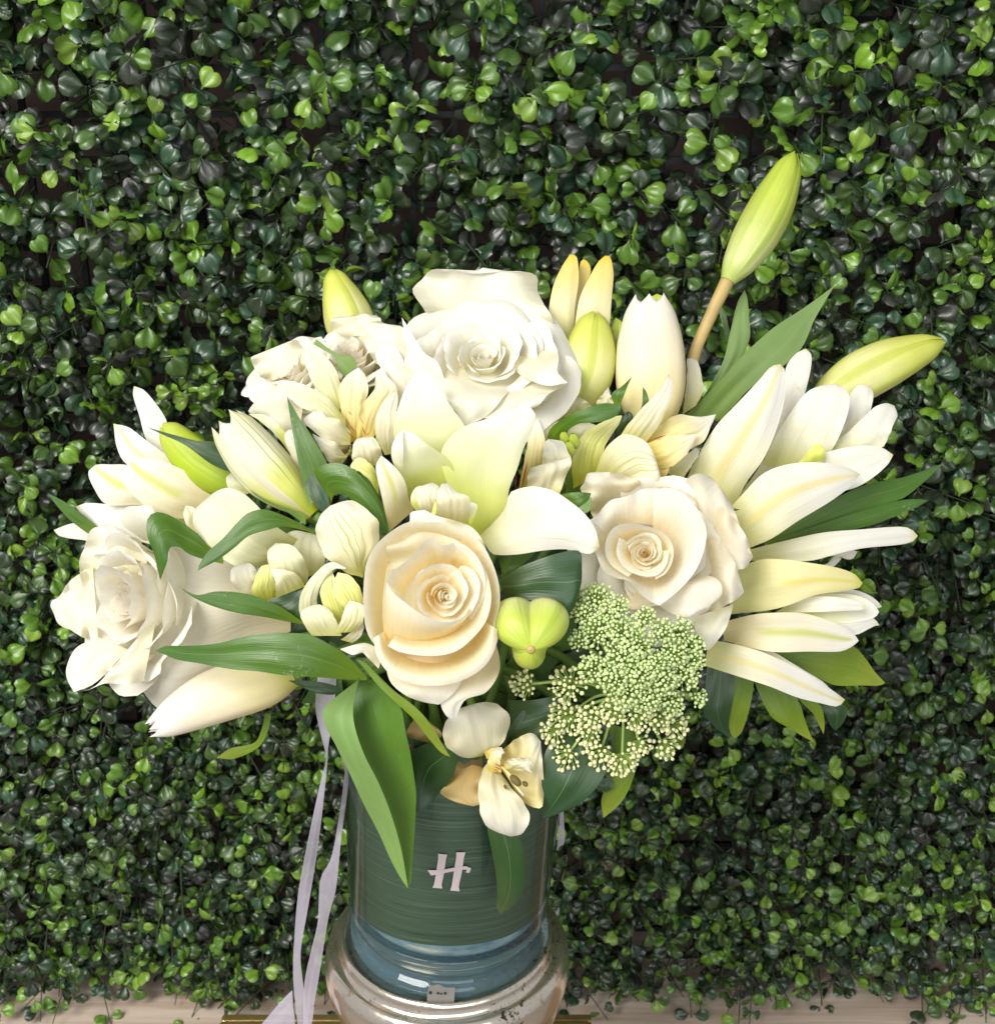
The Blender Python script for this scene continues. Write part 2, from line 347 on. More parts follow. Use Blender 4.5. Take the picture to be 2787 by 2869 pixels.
box('ledge', (-1.2, HD - 0.030, ZT - 0.05), (1.2, HD + 0.108, ZT), M['wood'], kind='structure', bevel=0.006)
box('ledge_apron', (-1.2, HD - 0.02, 0.05), (1.2, HD + 0.10, ZT - 0.053), M['wood_dark'], kind='structure')
tb = thing('side_table', 'small gold topped table under the silver pedestal', 'table', (0, 0.55, 0))
TZ = 1.45 - 0.676
box('table_top', (-0.20, 0.30, TZ - 0.03), (0.068, 0.700, TZ), M['gold'], tb, bevel=0.004)
V = []; F = []
def lathe(prof, n=64, c=(0, 0, 0)):
    V = [(c[0] + r * math.cos(2 * math.pi * k / n), c[1] + r * math.sin(2 * math.pi * k / n), c[2] + z) for r, z in prof for k in range(n)]
    F = [(j * n + k, j * n + (k + 1) % n, (j + 1) * n + (k + 1) % n, (j + 1) * n + k) for j in range(len(prof) - 1) for k in range(n)]
    uv = [(k / n, j / (len(prof) - 1)) for j in range(len(prof)) for k in range(n)]
    return np.array(V), F, uv
box('edge_strip', (-0.20, 0.701, TZ - 0.03), (0.068, 0.709, TZ - 0.004), M['gold'], tb, bevel=0.002)
for sx in (-0.17, 0.04):
    for sy in (0.34, 0.66):
        box('leg', (sx - 0.02, sy - 0.02, 0), (sx + 0.02, sy + 0.02, TZ - 0.031), M['wood_dark'], tb)
box('floor', (-3, -3, -0.05), (3, 3, -0.001), plain('floor_tile', (0.35, 0.30, 0.26), 0.5, nscale=5), kind='structure')

# ------------------------------------------------------------------ boxwood hedge panel
def leaf_grid(nc=7, nt_=0.12):
    vs = [0, 0.16, 0.30, 0.48, 0.68, 0.87, 1.0]; ws = [0.03, 0.05, 0.28, 0.45, 0.51, 0.46, 0.27]
    us = np.linspace(-1, 1, nc); V = []
    for v, w_ in zip(vs, ws):
        for u in us:
            notch = nt_ * math.exp(-(u / 0.33)**2) * v**5
            y = v * (1 - notch) - 0.05 * (abs(u)**3) * v**4
            lob = max(0, 1 - (2 * abs(u) - 1)**2)
            z = 0.17 * lob * math.sin(min(v, 0.97) * math.pi)**0.7 - 0.09 * (1 - abs(u))**2 * math.sin(v * math.pi)**2 - 0.20 * v**3 - 0.08 * u * u * v
            V.append((u * w_, y, z))
    return np.array(V), [f for f in grid(nc, len(vs))]
LV, LF = leaf_grid(); LV2, _ = leaf_grid(7, -0.04)
N = NT('boxwood_leaf'); at = N.new('ShaderNodeAttribute'); at.attribute_name = 'tint'
tc = N.new('ShaderNodeTexCoord'); nz = N.noise(tc.outputs['Object'], 170, 3)
c_ = N.mix(1.0, at.outputs['Color'], N.math('ADD', 0.60, N.math('MULTIPLY', nz, 0.80)), 'MULTIPLY')
N.link(c_, N.bs.inputs['Base Color']); N.bs.inputs['Roughness'].default_value = 0.33; N.bs.inputs['Specular IOR Level'].default_value = 0.7
N.bump(nz, 0.12, 0.001)
tr = N.new('ShaderNodeBsdfTranslucent'); N.link(c_, tr.inputs[0]); mx = N.new('ShaderNodeMixShader'); mx.inputs[0].default_value = 0.12
N.link(N.bs.outputs[0], mx.inputs[1]); N.link(tr.outputs[0], mx.inputs[2]); N.link(mx.outputs[0], N.out.inputs[0])
M['box'] = N.m
M['plastic'] = plain('black_plastic', (0.012, 0.012, 0.014), 0.45)
M['twig'] = plain('boxwood_twig', (0.045, 0.065, 0.03), 0.5)
hz0 = ZT + 0.012
hedge = thing('boxwood_hedge', 'wall panel of glossy artificial boxwood leaves behind the bouquet', 'hedge', (0, HD + 0.05, hz0))
hb = np.array([0, HD + 0.05, hz0])
rg = np.random.RandomState(11)
leaves = []      # (matrix 3x3, place, colour index)
PAL = [(0.14, 0.27, 0.022), (0.09, 0.19, 0.022), (0.20, 0.33, 0.04), (0.052, 0.105, 0.020), (0.034, 0.066, 0.020), (0.027, 0.045, 0.021), (0.034, 0.042, 0.030), (0.030, 0.072, 0.034), (0.044, 0.048, 0.038)]
twv, twf = [], []
def twig(a, b, r):
    d = b - a; d = d / max(np.linalg.norm(d), 1e-9); x = np.cross(d, [0.2, 0.1, 1]); x /= np.linalg.norm(x); y = np.cross(d, x)
    k0 = len(twv)
    for q, rr in ((a, r), (b, r * 0.7)):
        for k in range(3):
            an = k * 2.0944; twv.append(q + rr * (math.cos(an) * x + math.sin(an) * y))
    for k in range(3): twf.append((k0 + k, k0 + (k + 1) % 3, k0 + 3 + (k + 1) % 3, k0 + 3 + k))
def add_leaf(p, direc, nrm, size, ci):
    y = direc / np.linalg.norm(direc); x = np.cross(y, nrm); x /= max(np.linalg.norm(x), 1e-6); z = np.cross(x, y)
    leaves.append((np.stack([x, y, z], 1) * size, p, ci))
gaps = [(540, 90, 70), (1880, 375, 75), (1790, 2640, 95), (60, 1010, 45), (1930, 440, 55)]
sp = 0.0146; zz = hz0 + 0.012
while zz < 1.45 + 0.13:
    fac = 0.76 + 0.24 * min(1, (zz - hz0) / 0.72); xx = -0.56; st = sp * (0.25 + 0.75 * fac)
    while xx < 0.56:
        x = xx + rg.uniform(-.5, .5) * st; z = max(zz + rg.uniform(-.5, .5) * st, hz0 + 0.006); xx += st
        base = np.array([x, HD + rg.uniform(0.025, 0.05), z])
        gx, gy, _ = project(np.array([x, HD, z]))
        thin = any((gx - a)**2 + (gy - b)**2 < (r * (0.75 + 0.5 * rg.rand()))**2 for a, b, r in gaps)
        if thin and rg.rand() < 0.8: continue
        clump = math.sin(x * 31 + 1.3) * math.sin(z * 27 + 0.4) + 0.6 * math.sin(x * 63 + z * 41)
        L_ = rg.uniform(0.034, 0.072) * (1 + 0.22 * clump)
        dr = np.array([rg.normal(0, .55), -1.0, rg.normal(-0.12, .55)]); dr /= np.linalg.norm(dr)
        tip = base + dr * L_
        side = np.cross(dr, rg.normal(size=3)); side /= np.linalg.norm(side)
        young = rg.rand() < 0.36 + 0.12 * clump
        nn = 3 if rg.rand() < 0.7 else 2
        twig(base, tip, 0.0007)
        for k in range(nn):
            f = 0.35 + 0.65 * (k + rg.rand() * .5) / nn
            p = base + dr * L_ * min(f, 1.0)
            for sgn in (-1, 1):
                dv = side * sgn * rg.uniform(.6, 1.1) + dr * rg.uniform(0.05, .7) + rg.normal(0, .22, 3)
                nrm = np.array([rg.normal(0, .45), -0.75, 0.55 + rg.normal(0, .45)])
                if rg.rand() < 0.26: nrm = rg.normal(size=3)
                sz = rg.uniform(0.0105, 0.0182) * (1.0 if k < nn - 1 else 0.9) * fac
                if young and k == nn - 1: ci = rg.choice([0, 0, 1, 1, 2])
                elif young and k == nn - 2 or (k == nn - 1): ci = rg.choice([1, 3, 3, 4, 5, 7, 7])
                else: ci = rg.choice([3, 4, 4, 5, 5, 6, 6, 7, 8])
                pp = p + dv / np.linalg.norm(dv) * 0.002
                if pp[2] - 0.012 < ZT + 0.004: dv[2] = abs(dv[2]) * 0.5
                add_leaf(pp, dv, nrm, sz, ci)
            side = np.cross(dr, side); side /= np.linalg.norm(side)
    zz += st
# the 300 that stand out most in view become single leaves
score = []
for i, (mt, p, ci) in enumerate(leaves):
    c = p + mt[:, 1] * 0.5; gx, gy, d = project(c)
    inb = 20 < gx < 2767 and 20 < gy < 2840
    cov = ((gx - 1390) / 1230)**2 + ((gy - 1480) / 760)**2 < 1 or (850 < gx < 1640 and gy > 1900) or (1900 < gx < 2300 and 380 < gy < 900)
    face = abs(np.dot(mt[:, 2] / np.linalg.norm(mt[:, 2]), FW))
    score.append((-(HD - p[1] + 0.03) * 12 - face * np.linalg.norm(mt[:, 1]) / d * 20 + (0 if inb and not cov else 99), i))
score.sort(); top = {i for s_, i in score[:300]}
cls = [mesh('boxwood_leaf', LV if kc % 3 else LV2, LF, M['box'], cols=np.tile([*c, 1], (len(LV), 1))) for kc, c in enumerate(PAL)]
rv, rf, rc = [], [], []
from mathutils import Matrix
for i, (mt, p, ci) in enumerate(leaves):
    if i in top:
        o = put('leaf', cls[ci], hedge)
        m4 = Matrix.Identity(4)
        for a in range(3):
            for b in range(3): m4[a][b] = float(mt[a, b])
            m4[a][3] = float(p[a] - hb[a])
        o.matrix_basis = m4
    else:
        k0 = len(rv) * len(LV)
        rv.append((LV if i % 5 < 3 else LV2) @ mt.T + p - hb); rf.extend([(a + k0, b + k0, c + k0, d + k0) for a, b, c, d in LF])
        rc.append(np.tile([*(np.array(PAL[ci]) * rg.uniform(.75, 1.25)), 1], (len(LV), 1)))
put('foliage', mesh('foliage', np.concatenate(rv), rf, M['box'], cols=np.concatenate(rc)), hedge, kind='stuff')
put('twigs', mesh('twigs', np.array(twv) - hb, twf, M['twig']), hedge, kind='stuff')
V, F = [], []
def addbox(a, b):
    k = len(V); (x0, y0, z0), (x1, y1, z1) = a, b
    V.extend([(x0, y0, z0), (x1, y0, z0), (x1, y1, z0), (x0, y1, z0), (x0, y0, z1), (x1, y0, z1), (x1, y1, z1), (x0, y1, z1)])
    F.extend([tuple(k + q for q in f) for f in [(3, 2, 1, 0), (4, 5, 6, 7), (0, 1, 5, 4), (1, 2, 6, 5), (2, 3, 7, 6), (3, 0, 4, 7)]])
for i in range(41): addbox((-0.56 + i * 0.028 - .002, 0.0, 0.0), (-0.56 + i * 0.028 + .002, .004, 1.0))
for i in range(34): addbox((-0.562, -.0045, 0.001 + i * 0.0285), (0.562, -.0005, 0.001 + i * 0.0285 + .004))
put('backing_grid', mesh('backing_grid', V, F, M['plastic'], smooth=False), hedge, kind='stuff')

# ------------------------------------------------------------------ pedestal and vase
VB = pt('W', 855, 1777, 0.66)                                  # middle of the vase's foot
N = NT('mercury_glass'); tc = N.new('ShaderNodeTexCoord')
n1 = N.noise(tc.outputs['Object'], 60, 6, 0.7); n2 = N.noise(tc.outputs['Object'], 400, 3, 0.6); n3 = N.noise(tc.outputs['Object'], 25, 3)
base = N.ramp(n1, [(0.30, (0.34, 0.24, 0.14)), (0.45, (0.82, 0.74, 0.63)), (0.7, (0.92, 0.86, 0.77))])
spots = N.ramp(N.math('MULTIPLY', n2, n3), [(0.36, (0, 0, 0)), (0.44, (1, 1, 1))])
N.link(N.mix(spots, base, (0.10, 0.07, 0.045)), N.bs.inputs['Base Color'])
N.bs.inputs['Metallic'].default_value = 0.95
N.link(N.ramp(n1, [(0.3, (0.35,) * 3), (0.6, (0.13,) * 3)]), N.bs.inputs['Roughness']); N.bump(n3, 0.25, 0.002)
M['mercury'] = N.m
ped = thing('pedestal', 'antique mirrored silver and gold pedestal bowl under the glass vase', 'pedestal', (VB[0], VB[1], TZ + 0.0005))
hgt = VB[2] - (TZ + 0.0005)
prof = [(0.0005, 0), (0.070, 0), (0.073, 0.003), (0.071, 0.008), (0.050, 0.016), (0.026, 0.032), (0.018, 0.06), (0.016, 0.10), (0.021, 0.125), (0.016, 0.145),
        (0.020, hgt - 0.115), (0.036, hgt - 0.085), (0.054, hgt - 0.060), (0.0600, hgt - 0.045), (0.0625, hgt - 0.033), (0.0655, hgt - 0.028), (0.0668, hgt - 0.021), (0.0662, hgt - 0.014), (0.0640, hgt - 0.009),
        (0.0610, hgt - 0.0065), (0.0585, hgt - 0.0072), (0.0570, hgt - 0.0075), (0.0560, hgt - 0.0055), (0.0555, hgt - 0.0010), (0.0545, hgt + 0.0012), (0.0530, hgt + 0.0005), (0.0522, hgt - 0.0025), (0.0516, hgt - 0.0035), (0.0005, hgt - 0.0035)]
pf = spline(np.array(prof), 150); pf[:, 0] = np.maximum(np.where(pf[:, 0] > 0.0575, 0.0575 + (pf[:, 0] - 0.0575) * 0.78, pf[:, 0]), 0.0005)
v_, f_, uv_ = lathe(pf, 96); put('bowl_and_foot', mesh('bowl_and_foot', v_, f_, M['mercury'], uv_), ped)

vase = thing('vase', 'clear glass cylinder vase lined with a dark green leaf', 'vase', VB)
TILT = math.radians(3.2)
AX = np.array([math.sin(TILT), 0, math.cos(TILT)]); VX = np.array([math.cos(TILT), 0, -math.sin(TILT)])
def tilt(v):
    v = np.asarray(v); return v[:, 0:1] * VX + v[:, 1:2] * np.array([0, 1, 0]) + v[:, 2:3] * AX
def rad(z): return 0.0512 + 0.0045 * (z / 0.15)
M['glass'] = None
N = NT('glass_blue_reflections'); N.bs.inputs['Base Color'].default_value = (0.58, 0.88, 1.0, 1); N.bs.inputs['Transmission Weight'].default_value = 0.93  # clear glass; its blue reflections are painted in as a base tint
N.bs.inputs['Roughness'].default_value = 0.0; N.bs.inputs['IOR'].default_value = 1.48; M['glass'] = N.m
N = NT('thin_glass'); tr = N.new('ShaderNodeBsdfTransparent'); tr.inputs[0].default_value = (0.93, 0.97, 0.97, 1)
gl = N.new('ShaderNodeBsdfGlossy'); gl.inputs['Roughness'].default_value = 0.03; fr = N.new('ShaderNodeFresnel'); fr.inputs[0].default_value = 1.45
mx = N.new('ShaderNodeMixShader'); N.link(fr.outputs[0], mx.inputs[0]); N.link(tr.outputs[0], mx.inputs[1]); N.link(gl.outputs[0], mx.inputs[2]); N.link(mx.outputs[0], N.out.inputs[0])
M['thin'] = N.m
zb = 0.0
pf = spline(np.array([(0.0005, 0.0), (0.040, -0.0028), (0.0480, -0.0028), (0.0500, 0.0), (0.0502, 0.0025), (0.0490, 0.0048), (0.0468, 0.0065), (0.0464, 0.0095), (0.0480, 0.0115), (0.0492, 0.0125), (0.0488, 0.0145), (0.0500, 0.0170), (0.0512, 0.0190), (0.0512, 0.022), (0.0495, 0.0232), (0.030, 0.020), (0.0005, 0.019)]), 70)
pf[:, 0] = np.maximum(pf[:, 0], 0.0004)
v_, f_, uv_ = lathe(pf, 80); put('glass_base', mesh('glass_base', tilt(v_), f_, M['glass'], uv_), vase)
v_, f_, uv_ = lathe([(rad(z) + (0.0006 if z > .148 else 0), z) for z in np.linspace(0.0226, 0.15, 14)], 80)
put('glass_wall', mesh('glass_wall', tilt(v_), f_, M['thin'], uv_), vase)
# leaf wrapped inside the glass
N = NT('aspidistra_leaf'); uv = N.new('ShaderNodeUVMap'); uv.uv_map = 'UVMap'
tc = N.new('ShaderNodeTexCoord')
v1 = N.noise(N.mapping(uv.outputs[0], (5.0, 70, 1)), 1.0, 4, 0.65); v2 = N.noise(N.mapping(uv.outputs[0], (5, 4, 1)), 1.0, 2)
c1 = N.ramp(v1, [(0.28, (0.042, 0.080, 0.046)), (0.50, (0.088, 0.145, 0.084)), (0.72, (0.17, 0.24, 0.15))])
c2 = N.mix(N.ramp(v2, [(0.35, (0, 0, 0)), (0.7, (0.55,) * 3)]), c1, (0.085, 0.135, 0.085))
N.link(c2, N.bs.inputs['Base Color']); N.bs.inputs['Roughness'].default_value = 0.42; N.bump(v1, 0.4, 0.0008); M['lining'] = N.m
nn_ = 120; zs = np.linspace(0, 1, 16); V = []
for j, t in enumerate(zs):
    for k in range(nn_ + 1):
        an = math.pi / 2 + 2 * math.pi * k / nn_ * 1.0
        z0 = 0.029 + 0.003 * math.sin(an * 1 + 2.6) + 0.001 * math.sin(an * 3)
        z = z0 + (0.147 - z0) * t; r = rad(z) - 0.0010 - 0.0008 * k / nn_
        V.append((r * math.cos(an), r * math.sin(an), z))
F = grid(nn_ + 1, 16)
uvs = [(k / nn_, t) for t in zs for k in range(nn_ + 1)]
put('leaf_lining', mesh('leaf_lining', tilt(V), F, M['lining'], uvs), vase)
N = NT('aqua_water_glints'); tc = N.new('ShaderNodeTexCoord'); nz = N.noise(N.mapping(tc.outputs['Object'], (60, 60, 160)), 1.0, 3, 0.6)
wc = N.ramp(nz, [(0.35, (0.26, 0.46, 0.56)), (0.55, (0.46, 0.68, 0.76)), (0.72, (0.78, 0.88, 0.86))])  # pale spots paint caustic glints into the water's aqua colour
N.link(wc, N.bs.inputs['Base Color']); N.bs.inputs['Roughness'].default_value = 0.1; N.bs.inputs['Transmission Weight'].default_value = 0.35; M['water'] = N.m
v_, f_, uv_ = lathe([(0.0005, 0.0236), (0.0480, 0.0236), (0.0490, 0.026), (0.0492, 0.060), (0.0495, 0.118), (0.0005, 0.119)], 64); put('water', mesh('water', tilt(v_), f_, M['water'], uv_), vase)

def on_vase(p, off=0.0004):
    """the place on the vase's wall seen at photo pixel p"""
    lo = 0.45
    while lo < 0.8:
        q = P(np.asarray(p), np.array(lo)) - VB; h = q @ AX; r = np.linalg.norm(q - h * AX)
        if r < rad(h) + off: return q + VB
        lo += 0.00025
    return P(np.asarray(p), np.array(0.6))
M['letter'] = plain('silver_letter', (0.56, 0.48, 0.50), 0.35, metal=0.25, nscale=90, namt=0.12)
M['tag'] = plain('grey_sticker', (0.15, 0.14, 0.13), 0.6, nscale=200); M['ink'] = plain('black_ink', (0.01, 0.01, 0.01), 0.6)
def stroke(L, R, off=0.0005, nv=10, nu=4):
    Lp = spline(px('L', L), nv); Rp = spline(px('L', R), nv)
    V = [on_vase(Lp[j] * (1 - s) + Rp[j] * s, off) for j in range(nv) for s in np.linspace(0, 1, nu)]
    return np.array(V), grid(nu, nv)
LVs, LFs = [], []
for nm, L_, R_, of in [('letter_stem', [(1003, 176), (1004, 200), (992, 280), (983, 335), (974, 358)], [(1052, 181), (1046, 205), (1034, 290), (1022, 345), (1026, 362)], .0003),
                       ('letter_stem', [(1101, 169), (1100, 195), (1086, 280), (1076, 345), (1068, 373)], [(1150, 169), (1142, 195), (1130, 280), (1114, 350), (1119, 377)], .0003),
                       ('letter_bar', [(947, 264), (985, 264), (1030, 262), (1080, 252), (1130, 245), (1165, 244), (1183, 262), (1170, 279)], [(966, 293), (1000, 287), (1035, 280), (1080, 271), (1125, 262), (1150, 260), (1163, 264), (1151, 276)], .0005)]:
    a_, b_ = stroke(L_, R_, of); LFs.extend([tuple(k + sum(map(len, LVs)) for k in f) for f in b_]); LVs.append(a_)
build('letter', np.concatenate(LVs), LFs, M['letter'], vase)['label'] = 'silver pink capital letter H on the vase'

# small torn sticker at the foot of the glass
tg_ = P(px('L', [(952, 852), (968, 880), (1010, 872), (1040, 890), (1095, 890), (1090, 960), (1078, 1000), (945, 985), (945, 920), (955, 880)]), np.linspace(0.612, 0.612, 10))
build('sticker', tg_, [tuple(range(10))], M['tag'], vase, smooth=False, thick=0.0003)['label'] = 'torn grey sticker with black dots'
stk = vase.children[-1]
for x, y, r in ((963, 918, 9), (1003, 921, 7), (1020, 924, 6), (1041, 922, 8)):
    c = px('L', [(x, y)])[0]
    ring = np.array([c + r / 1.904 * np.array([math.cos(a), math.sin(a)]) for a in np.linspace(0, 2 * math.pi, 12, endpoint=False)])
    build('dot', P(ring, np.full(12, 0.6115)), [tuple(range(12))], M['ink'], stk, smooth=False)

MOUTH = VB + AX * 0.148
def stem_to_vase(T, p0, r=0.0022, mat=None, seed=0):
    q = np.random.RandomState(seed); a = q.rand() * 6.28; rr = 0.036 * math.sqrt(q.rand())
    e = MOUTH + np.array([math.cos(a) * rr, math.sin(a) * rr, 0])
    f = VB + AX * 0.05 - np.array([math.cos(a) * rr, math.sin(a) * rr, 0]) * 0.7
    p0 = np.asarray(p0, float)
    mid = p0 * 0.45 + e * 0.55 + np.array([0, 0.012, 0.012])
    tube(T, 'stem', mat or M['stem'], [p0, mid, e, f], r, 7, 16)

# ------------------------------------------------------------------ flower builders
def frame(z):
    x = RT - z * (RT @ z); x /= np.linalg.norm(x); return x, np.cross(z, x), z

def rose(T, c, axis, R, H, seed, mats, spin=0.0, scale=(1, 1), layers=7, roll=1.0, offs=(0, 0), hgt=None, rr=None, npet=None):
    """petals in a spiral, each a sloping cup wall whose rim leans out; one side of every petal tucks under the next"""
    q = np.random.RandomState(seed); X, Y, Z = frame(camvec(axis))
    rr = rr or [.07, .145, .26, .43, .63, .82, 1.0]; npet = npet or [2, 2, 3, 3, 3, 4, 4]
    zr = hgt or [-.10, -.05, .0, .02, .0, -.08, -.26]; ro = [.02, .04, .09, .15, .24, .34, .46]
    nu, nv = 21, 16; u = np.linspace(-1, 1, nu); v = np.linspace(0, 1, nv)
    ph0 = spin; zb = [.42, .46, .55, .70, .86, 1.0, 1.0]
    for i in range(layers):
        ph0 += 0.9 + q.rand() * .6
        for k in range(npet[i]):
            ph = ph0 + 2 * math.pi * k / npet[i] + q.uniform(-.22, .22) * (1.9 if layers < 7 else 1)
            W_ = math.pi / npet[i] * (1.5 if i < 2 else 1.36) * q.uniform(.92, 1.12)
            r_i = R * rr[i] * (q.uniform(.93, 1.08) if layers == 7 else q.uniform(.82, 1.14)); zt = H * (zr[i] + q.uniform(-.035, .035)); rl = ro[i] * roll * q.uniform(.55, 1.4)
            U, Vv = np.meshgrid(u, v)
            prof = 0.16 + 0.84 * Vv**(0.62 if i > 2 else 0.4)
            peak = q.uniform(-.4, .4)
            k1 = np.clip((Vv - .62) / .38, 0, 1)
            rollv = rl * (0.45 + 1.0 * np.exp(-((U - peak) / .5)**2))
            r_ = r_i * prof * (1 + (0.16 if i > 1 else .10) * U) + R * rollv * k1**2 * 0.36
            z_ = -H * zb[i] + (zt + H * zb[i]) * Vv**0.95 - R * rollv * k1**3 * 0.60
            z_ -= H * (.05 + .08 * q.rand()) * np.abs(U)**2.2 * Vv**2
            z_ += H * .05 * np.exp(-((U - peak) / .2)**2) * Vv**4 * (1 if i > 1 else 0)
            r_ += R * 0.030 * np.sin(U * q.uniform(2.5, 5) + q.rand() * 6) * Vv**2 * (0.3 + i / 5)
            z_ += R * 0.026 * np.sin(U * q.uniform(5, 9) + q.rand() * 6) * Vv**3 * (0.2 + i / 5)
            r_ += R * 0.008 * np.sin(U * q.uniform(14, 20) + q.rand() * 6) * Vv**6 * (i > 2)
            wv = (0.5 + 0.5 * np.minimum(Vv / .5, 1)**.6) * (1 - 0.22 * np.clip((Vv - .78) / .22, 0, 1)**2)
            th = ph + U * W_ * wv
            dx = offs[0] * (Vv * (1 - i / 7)); dy = offs[1] * (Vv * (1 - i / 7))
            px_ = (r_ * np.cos(th) + R * dx) * scale[0]; py_ = (r_ * np.sin(th) + R * dy) * scale[1]
            Wd = c + px_[..., None] * X + py_[..., None] * Y + z_[..., None] * Z
            build('petal', Wd.reshape(-1, 3), grid(nu, nv), mats[min(i * len(mats) // 7, len(mats) - 1)], T,
                  np.stack([(U.ravel() + 1) / 2, Vv.ravel()], 1))
    if layers < 7: return None
    # green cup under the petals
    pf = spline(np.array([(0.0008, -H * 1.16), (0.0035, -H * 1.14), (0.0065, -H * 1.08), (0.007, -H * 1.02), (0.005, -H * .98)]), 10)
    v_, f_, uv_ = lathe(pf, 14); vw = c + v_[:, 0:1] * X + v_[:, 1:2] * Y + v_[:, 2:3] * Z
    build('calyx', vw, f_, M['stem'], T, uv_)
    return c - Z * H * 1.15

BUDP = [0.30, 0.62, 0.84, 0.96, 1.0, 0.98, 0.90, 0.76, 0.55, 0.20]
def bud(T, b, t, r, mat, prof=BUDP, spin=0.3, bend=0.0, tips=0.03, mat_in=None, ridge=0.09, wide=1.0, open_=0.0, n=3, nose=0.75):
    """closed flower bud: inner and outer tepals wrapped round a bent axis from b to t"""
    b = np.asarray(b); t = np.asarray(t); ln = np.linalg.norm(t - b); Z = (t - b) / ln
    X = np.cross(Z, FW); X /= np.linalg.norm(X); Y = np.cross(Z, X)
    nu, nv = 15, 30; u = np.linspace(-1, 1, nu); v = np.linspace(0, 1, nv); U, Vv = np.meshgrid(u, v)
    pr = arr(list(prof[:-1]) + [prof[-1] * (1 if tips > .035 else .45)], nv)[:, None]
    for lay in (0, 1):
        for k in range(n):
            ph = spin + 2 * math.pi * k / n + (math.pi / n if lay == 0 else 0)
            hw = math.pi / n * (1.12 if lay == 0 else 0.86) * wide
            end = 0.86 if tips > .035 else 0.95
            shrink = np.where(Vv > end, np.sqrt(np.clip(1 - ((Vv - end) / (1 - end))**2 * .96, 0, 1)), 1)
            th = ph + U * hw * shrink
            rr = r * pr * (1 + ridge * np.exp(-(U / .22)**2) * np.sin(np.pi * np.minimum(Vv * 1.1, 1)) - (0.05 if lay == 0 else -0.015) - 0.05 * U**2 * lay)
            rr = rr + r * open_ * Vv**4 * (1 if lay else .6)
            zz = ln * (Vv * (1.0 if lay else .985) - tips * (1 - np.exp(-(U / .3)**2)) * Vv**10 * 0)
            zz = zz - ln * (tips if tips > .035 else .008) * (np.abs(U)**1.5) * np.clip((Vv - .85) / .15, 0, 1)
            off = bend * ln * np.sin(np.pi * Vv)
            Wd = b + zz[..., None] * Z + (rr * np.cos(th) + off)[..., None] * X + (rr * np.sin(th))[..., None] * Y
            build('petal', Wd.reshape(-1, 3), grid(nu, nv), (mat_in or mat) if lay == 0 else mat, T, np.stack([(U.ravel() + 1) / 2, Vv.ravel()], 1))

def rpx(p, d): return p / FPX * d
SEED = [100]
def flower(name, label, cat, z, x, y, d, group=None, stem=True, r=0.0022):
    T = thing(name, label, cat, pt(z, x, y, d), group)
    if stem:
        SEED[0] += 1; stem_to_vase(T, pt(z, x, y, d), r, seed=SEED[0])
    return T

# ================================================================== ROSES
rg_ = 'cream roses of the bouquet'
# front rose
T = flower('rose', 'peach centred cream rose at the middle front of the bouquet', 'rose', 'W', 835, 1230, 0.555, rg_)
rm = M['rose']
RIM(T, rm, 'G', [(980, 1420), (895, 1290), (866, 1100), (868, 900), (892, 740), (960, 620), (1060, 525), (1200, 445), (1330, 440), (1480, 450), (1650, 540), (1790, 660)], [(1090, 1400), (1020, 1250), (1010, 1080), (1025, 900), (1050, 770), (1110, 680), (1190, 610), (1290, 570), (1380, 560), (1490, 590), (1620, 640), (1720, 740)], .510, [.522, .524, .525, .525, .522], b=.35)
RIM(T, rm, 'G', [(1640, 500), (1760, 600), (1850, 760), (1897, 920), (1904, 1060), (1868, 1230), (1890, 1330), (1850, 1440)], [(1600, 640), (1700, 740), (1780, 870), (1800, 1000), (1790, 1130), (1740, 1240), (1720, 1330), (1680, 1400)], .508, .522, b=.35, ruf=.06)
RIM(T, rm, 'G', [(940, 1330), (975, 1480), (1080, 1610), (1260, 1680), (1450, 1690), (1640, 1640), (1790, 1540), (1870, 1400), (1885, 1260)], [(1060, 1250), (1070, 1360), (1150, 1450), (1300, 1490), (1450, 1490), (1580, 1450), (1680, 1370), (1740, 1270), (1760, 1180)], [.505, .503, .503, .504, .506], .524, b=.75, p=.8)
RIM(T, rm, 'G', [(1050, 1385), (1120, 1425), (1250, 1455), (1420, 1462), (1570, 1428), (1690, 1335), (1795, 1205), (1838, 1050), (1822, 890), (1765, 760), (1650, 640)], [(1150, 1250), (1220, 1290), (1320, 1300), (1440, 1280), (1540, 1230), (1610, 1150), (1660, 1080), (1680, 1000), (1670, 920), (1630, 830), (1560, 760)], [.500, .499, .499, .500, .503, .506], .520, b=.7, p=.8)
RIM(T, rm, 'G', [(1560, 600), (1640, 620), (1740, 720), (1790, 860), (1785, 1000), (1740, 1110), (1690, 1190)], [(1520, 800), (1560, 800), (1620, 850), (1650, 920), (1650, 1000), (1630, 1060), (1600, 1120)], .501, .518, b=.5)
RIM(T, rm, 'G', [(1042, 905), (1085, 820), (1140, 775), (1225, 715), (1300, 640), (1330, 585), (1392, 572), (1460, 620), (1560, 600)], [(1180, 1010), (1200, 930), (1240, 880), (1300, 830), (1370, 790), (1420, 780), (1460, 780), (1500, 780), (1560, 790)], .498, .518, b=.3, ruf=.05)
RIM(T, rm, 'G', [(1042, 905), (1095, 985), (1180, 1055), (1290, 1135), (1400, 1188), (1530, 1202), (1620, 1165), (1665, 1095)], [(1015, 1230), (1035, 1340), (1120, 1400), (1270, 1400), (1420, 1350), (1560, 1280), (1640, 1200), (1680, 1110)], [.496, .493, .491, .490, .491, .494], [.512, .514, .514, .512, .508, .502], b=.35)
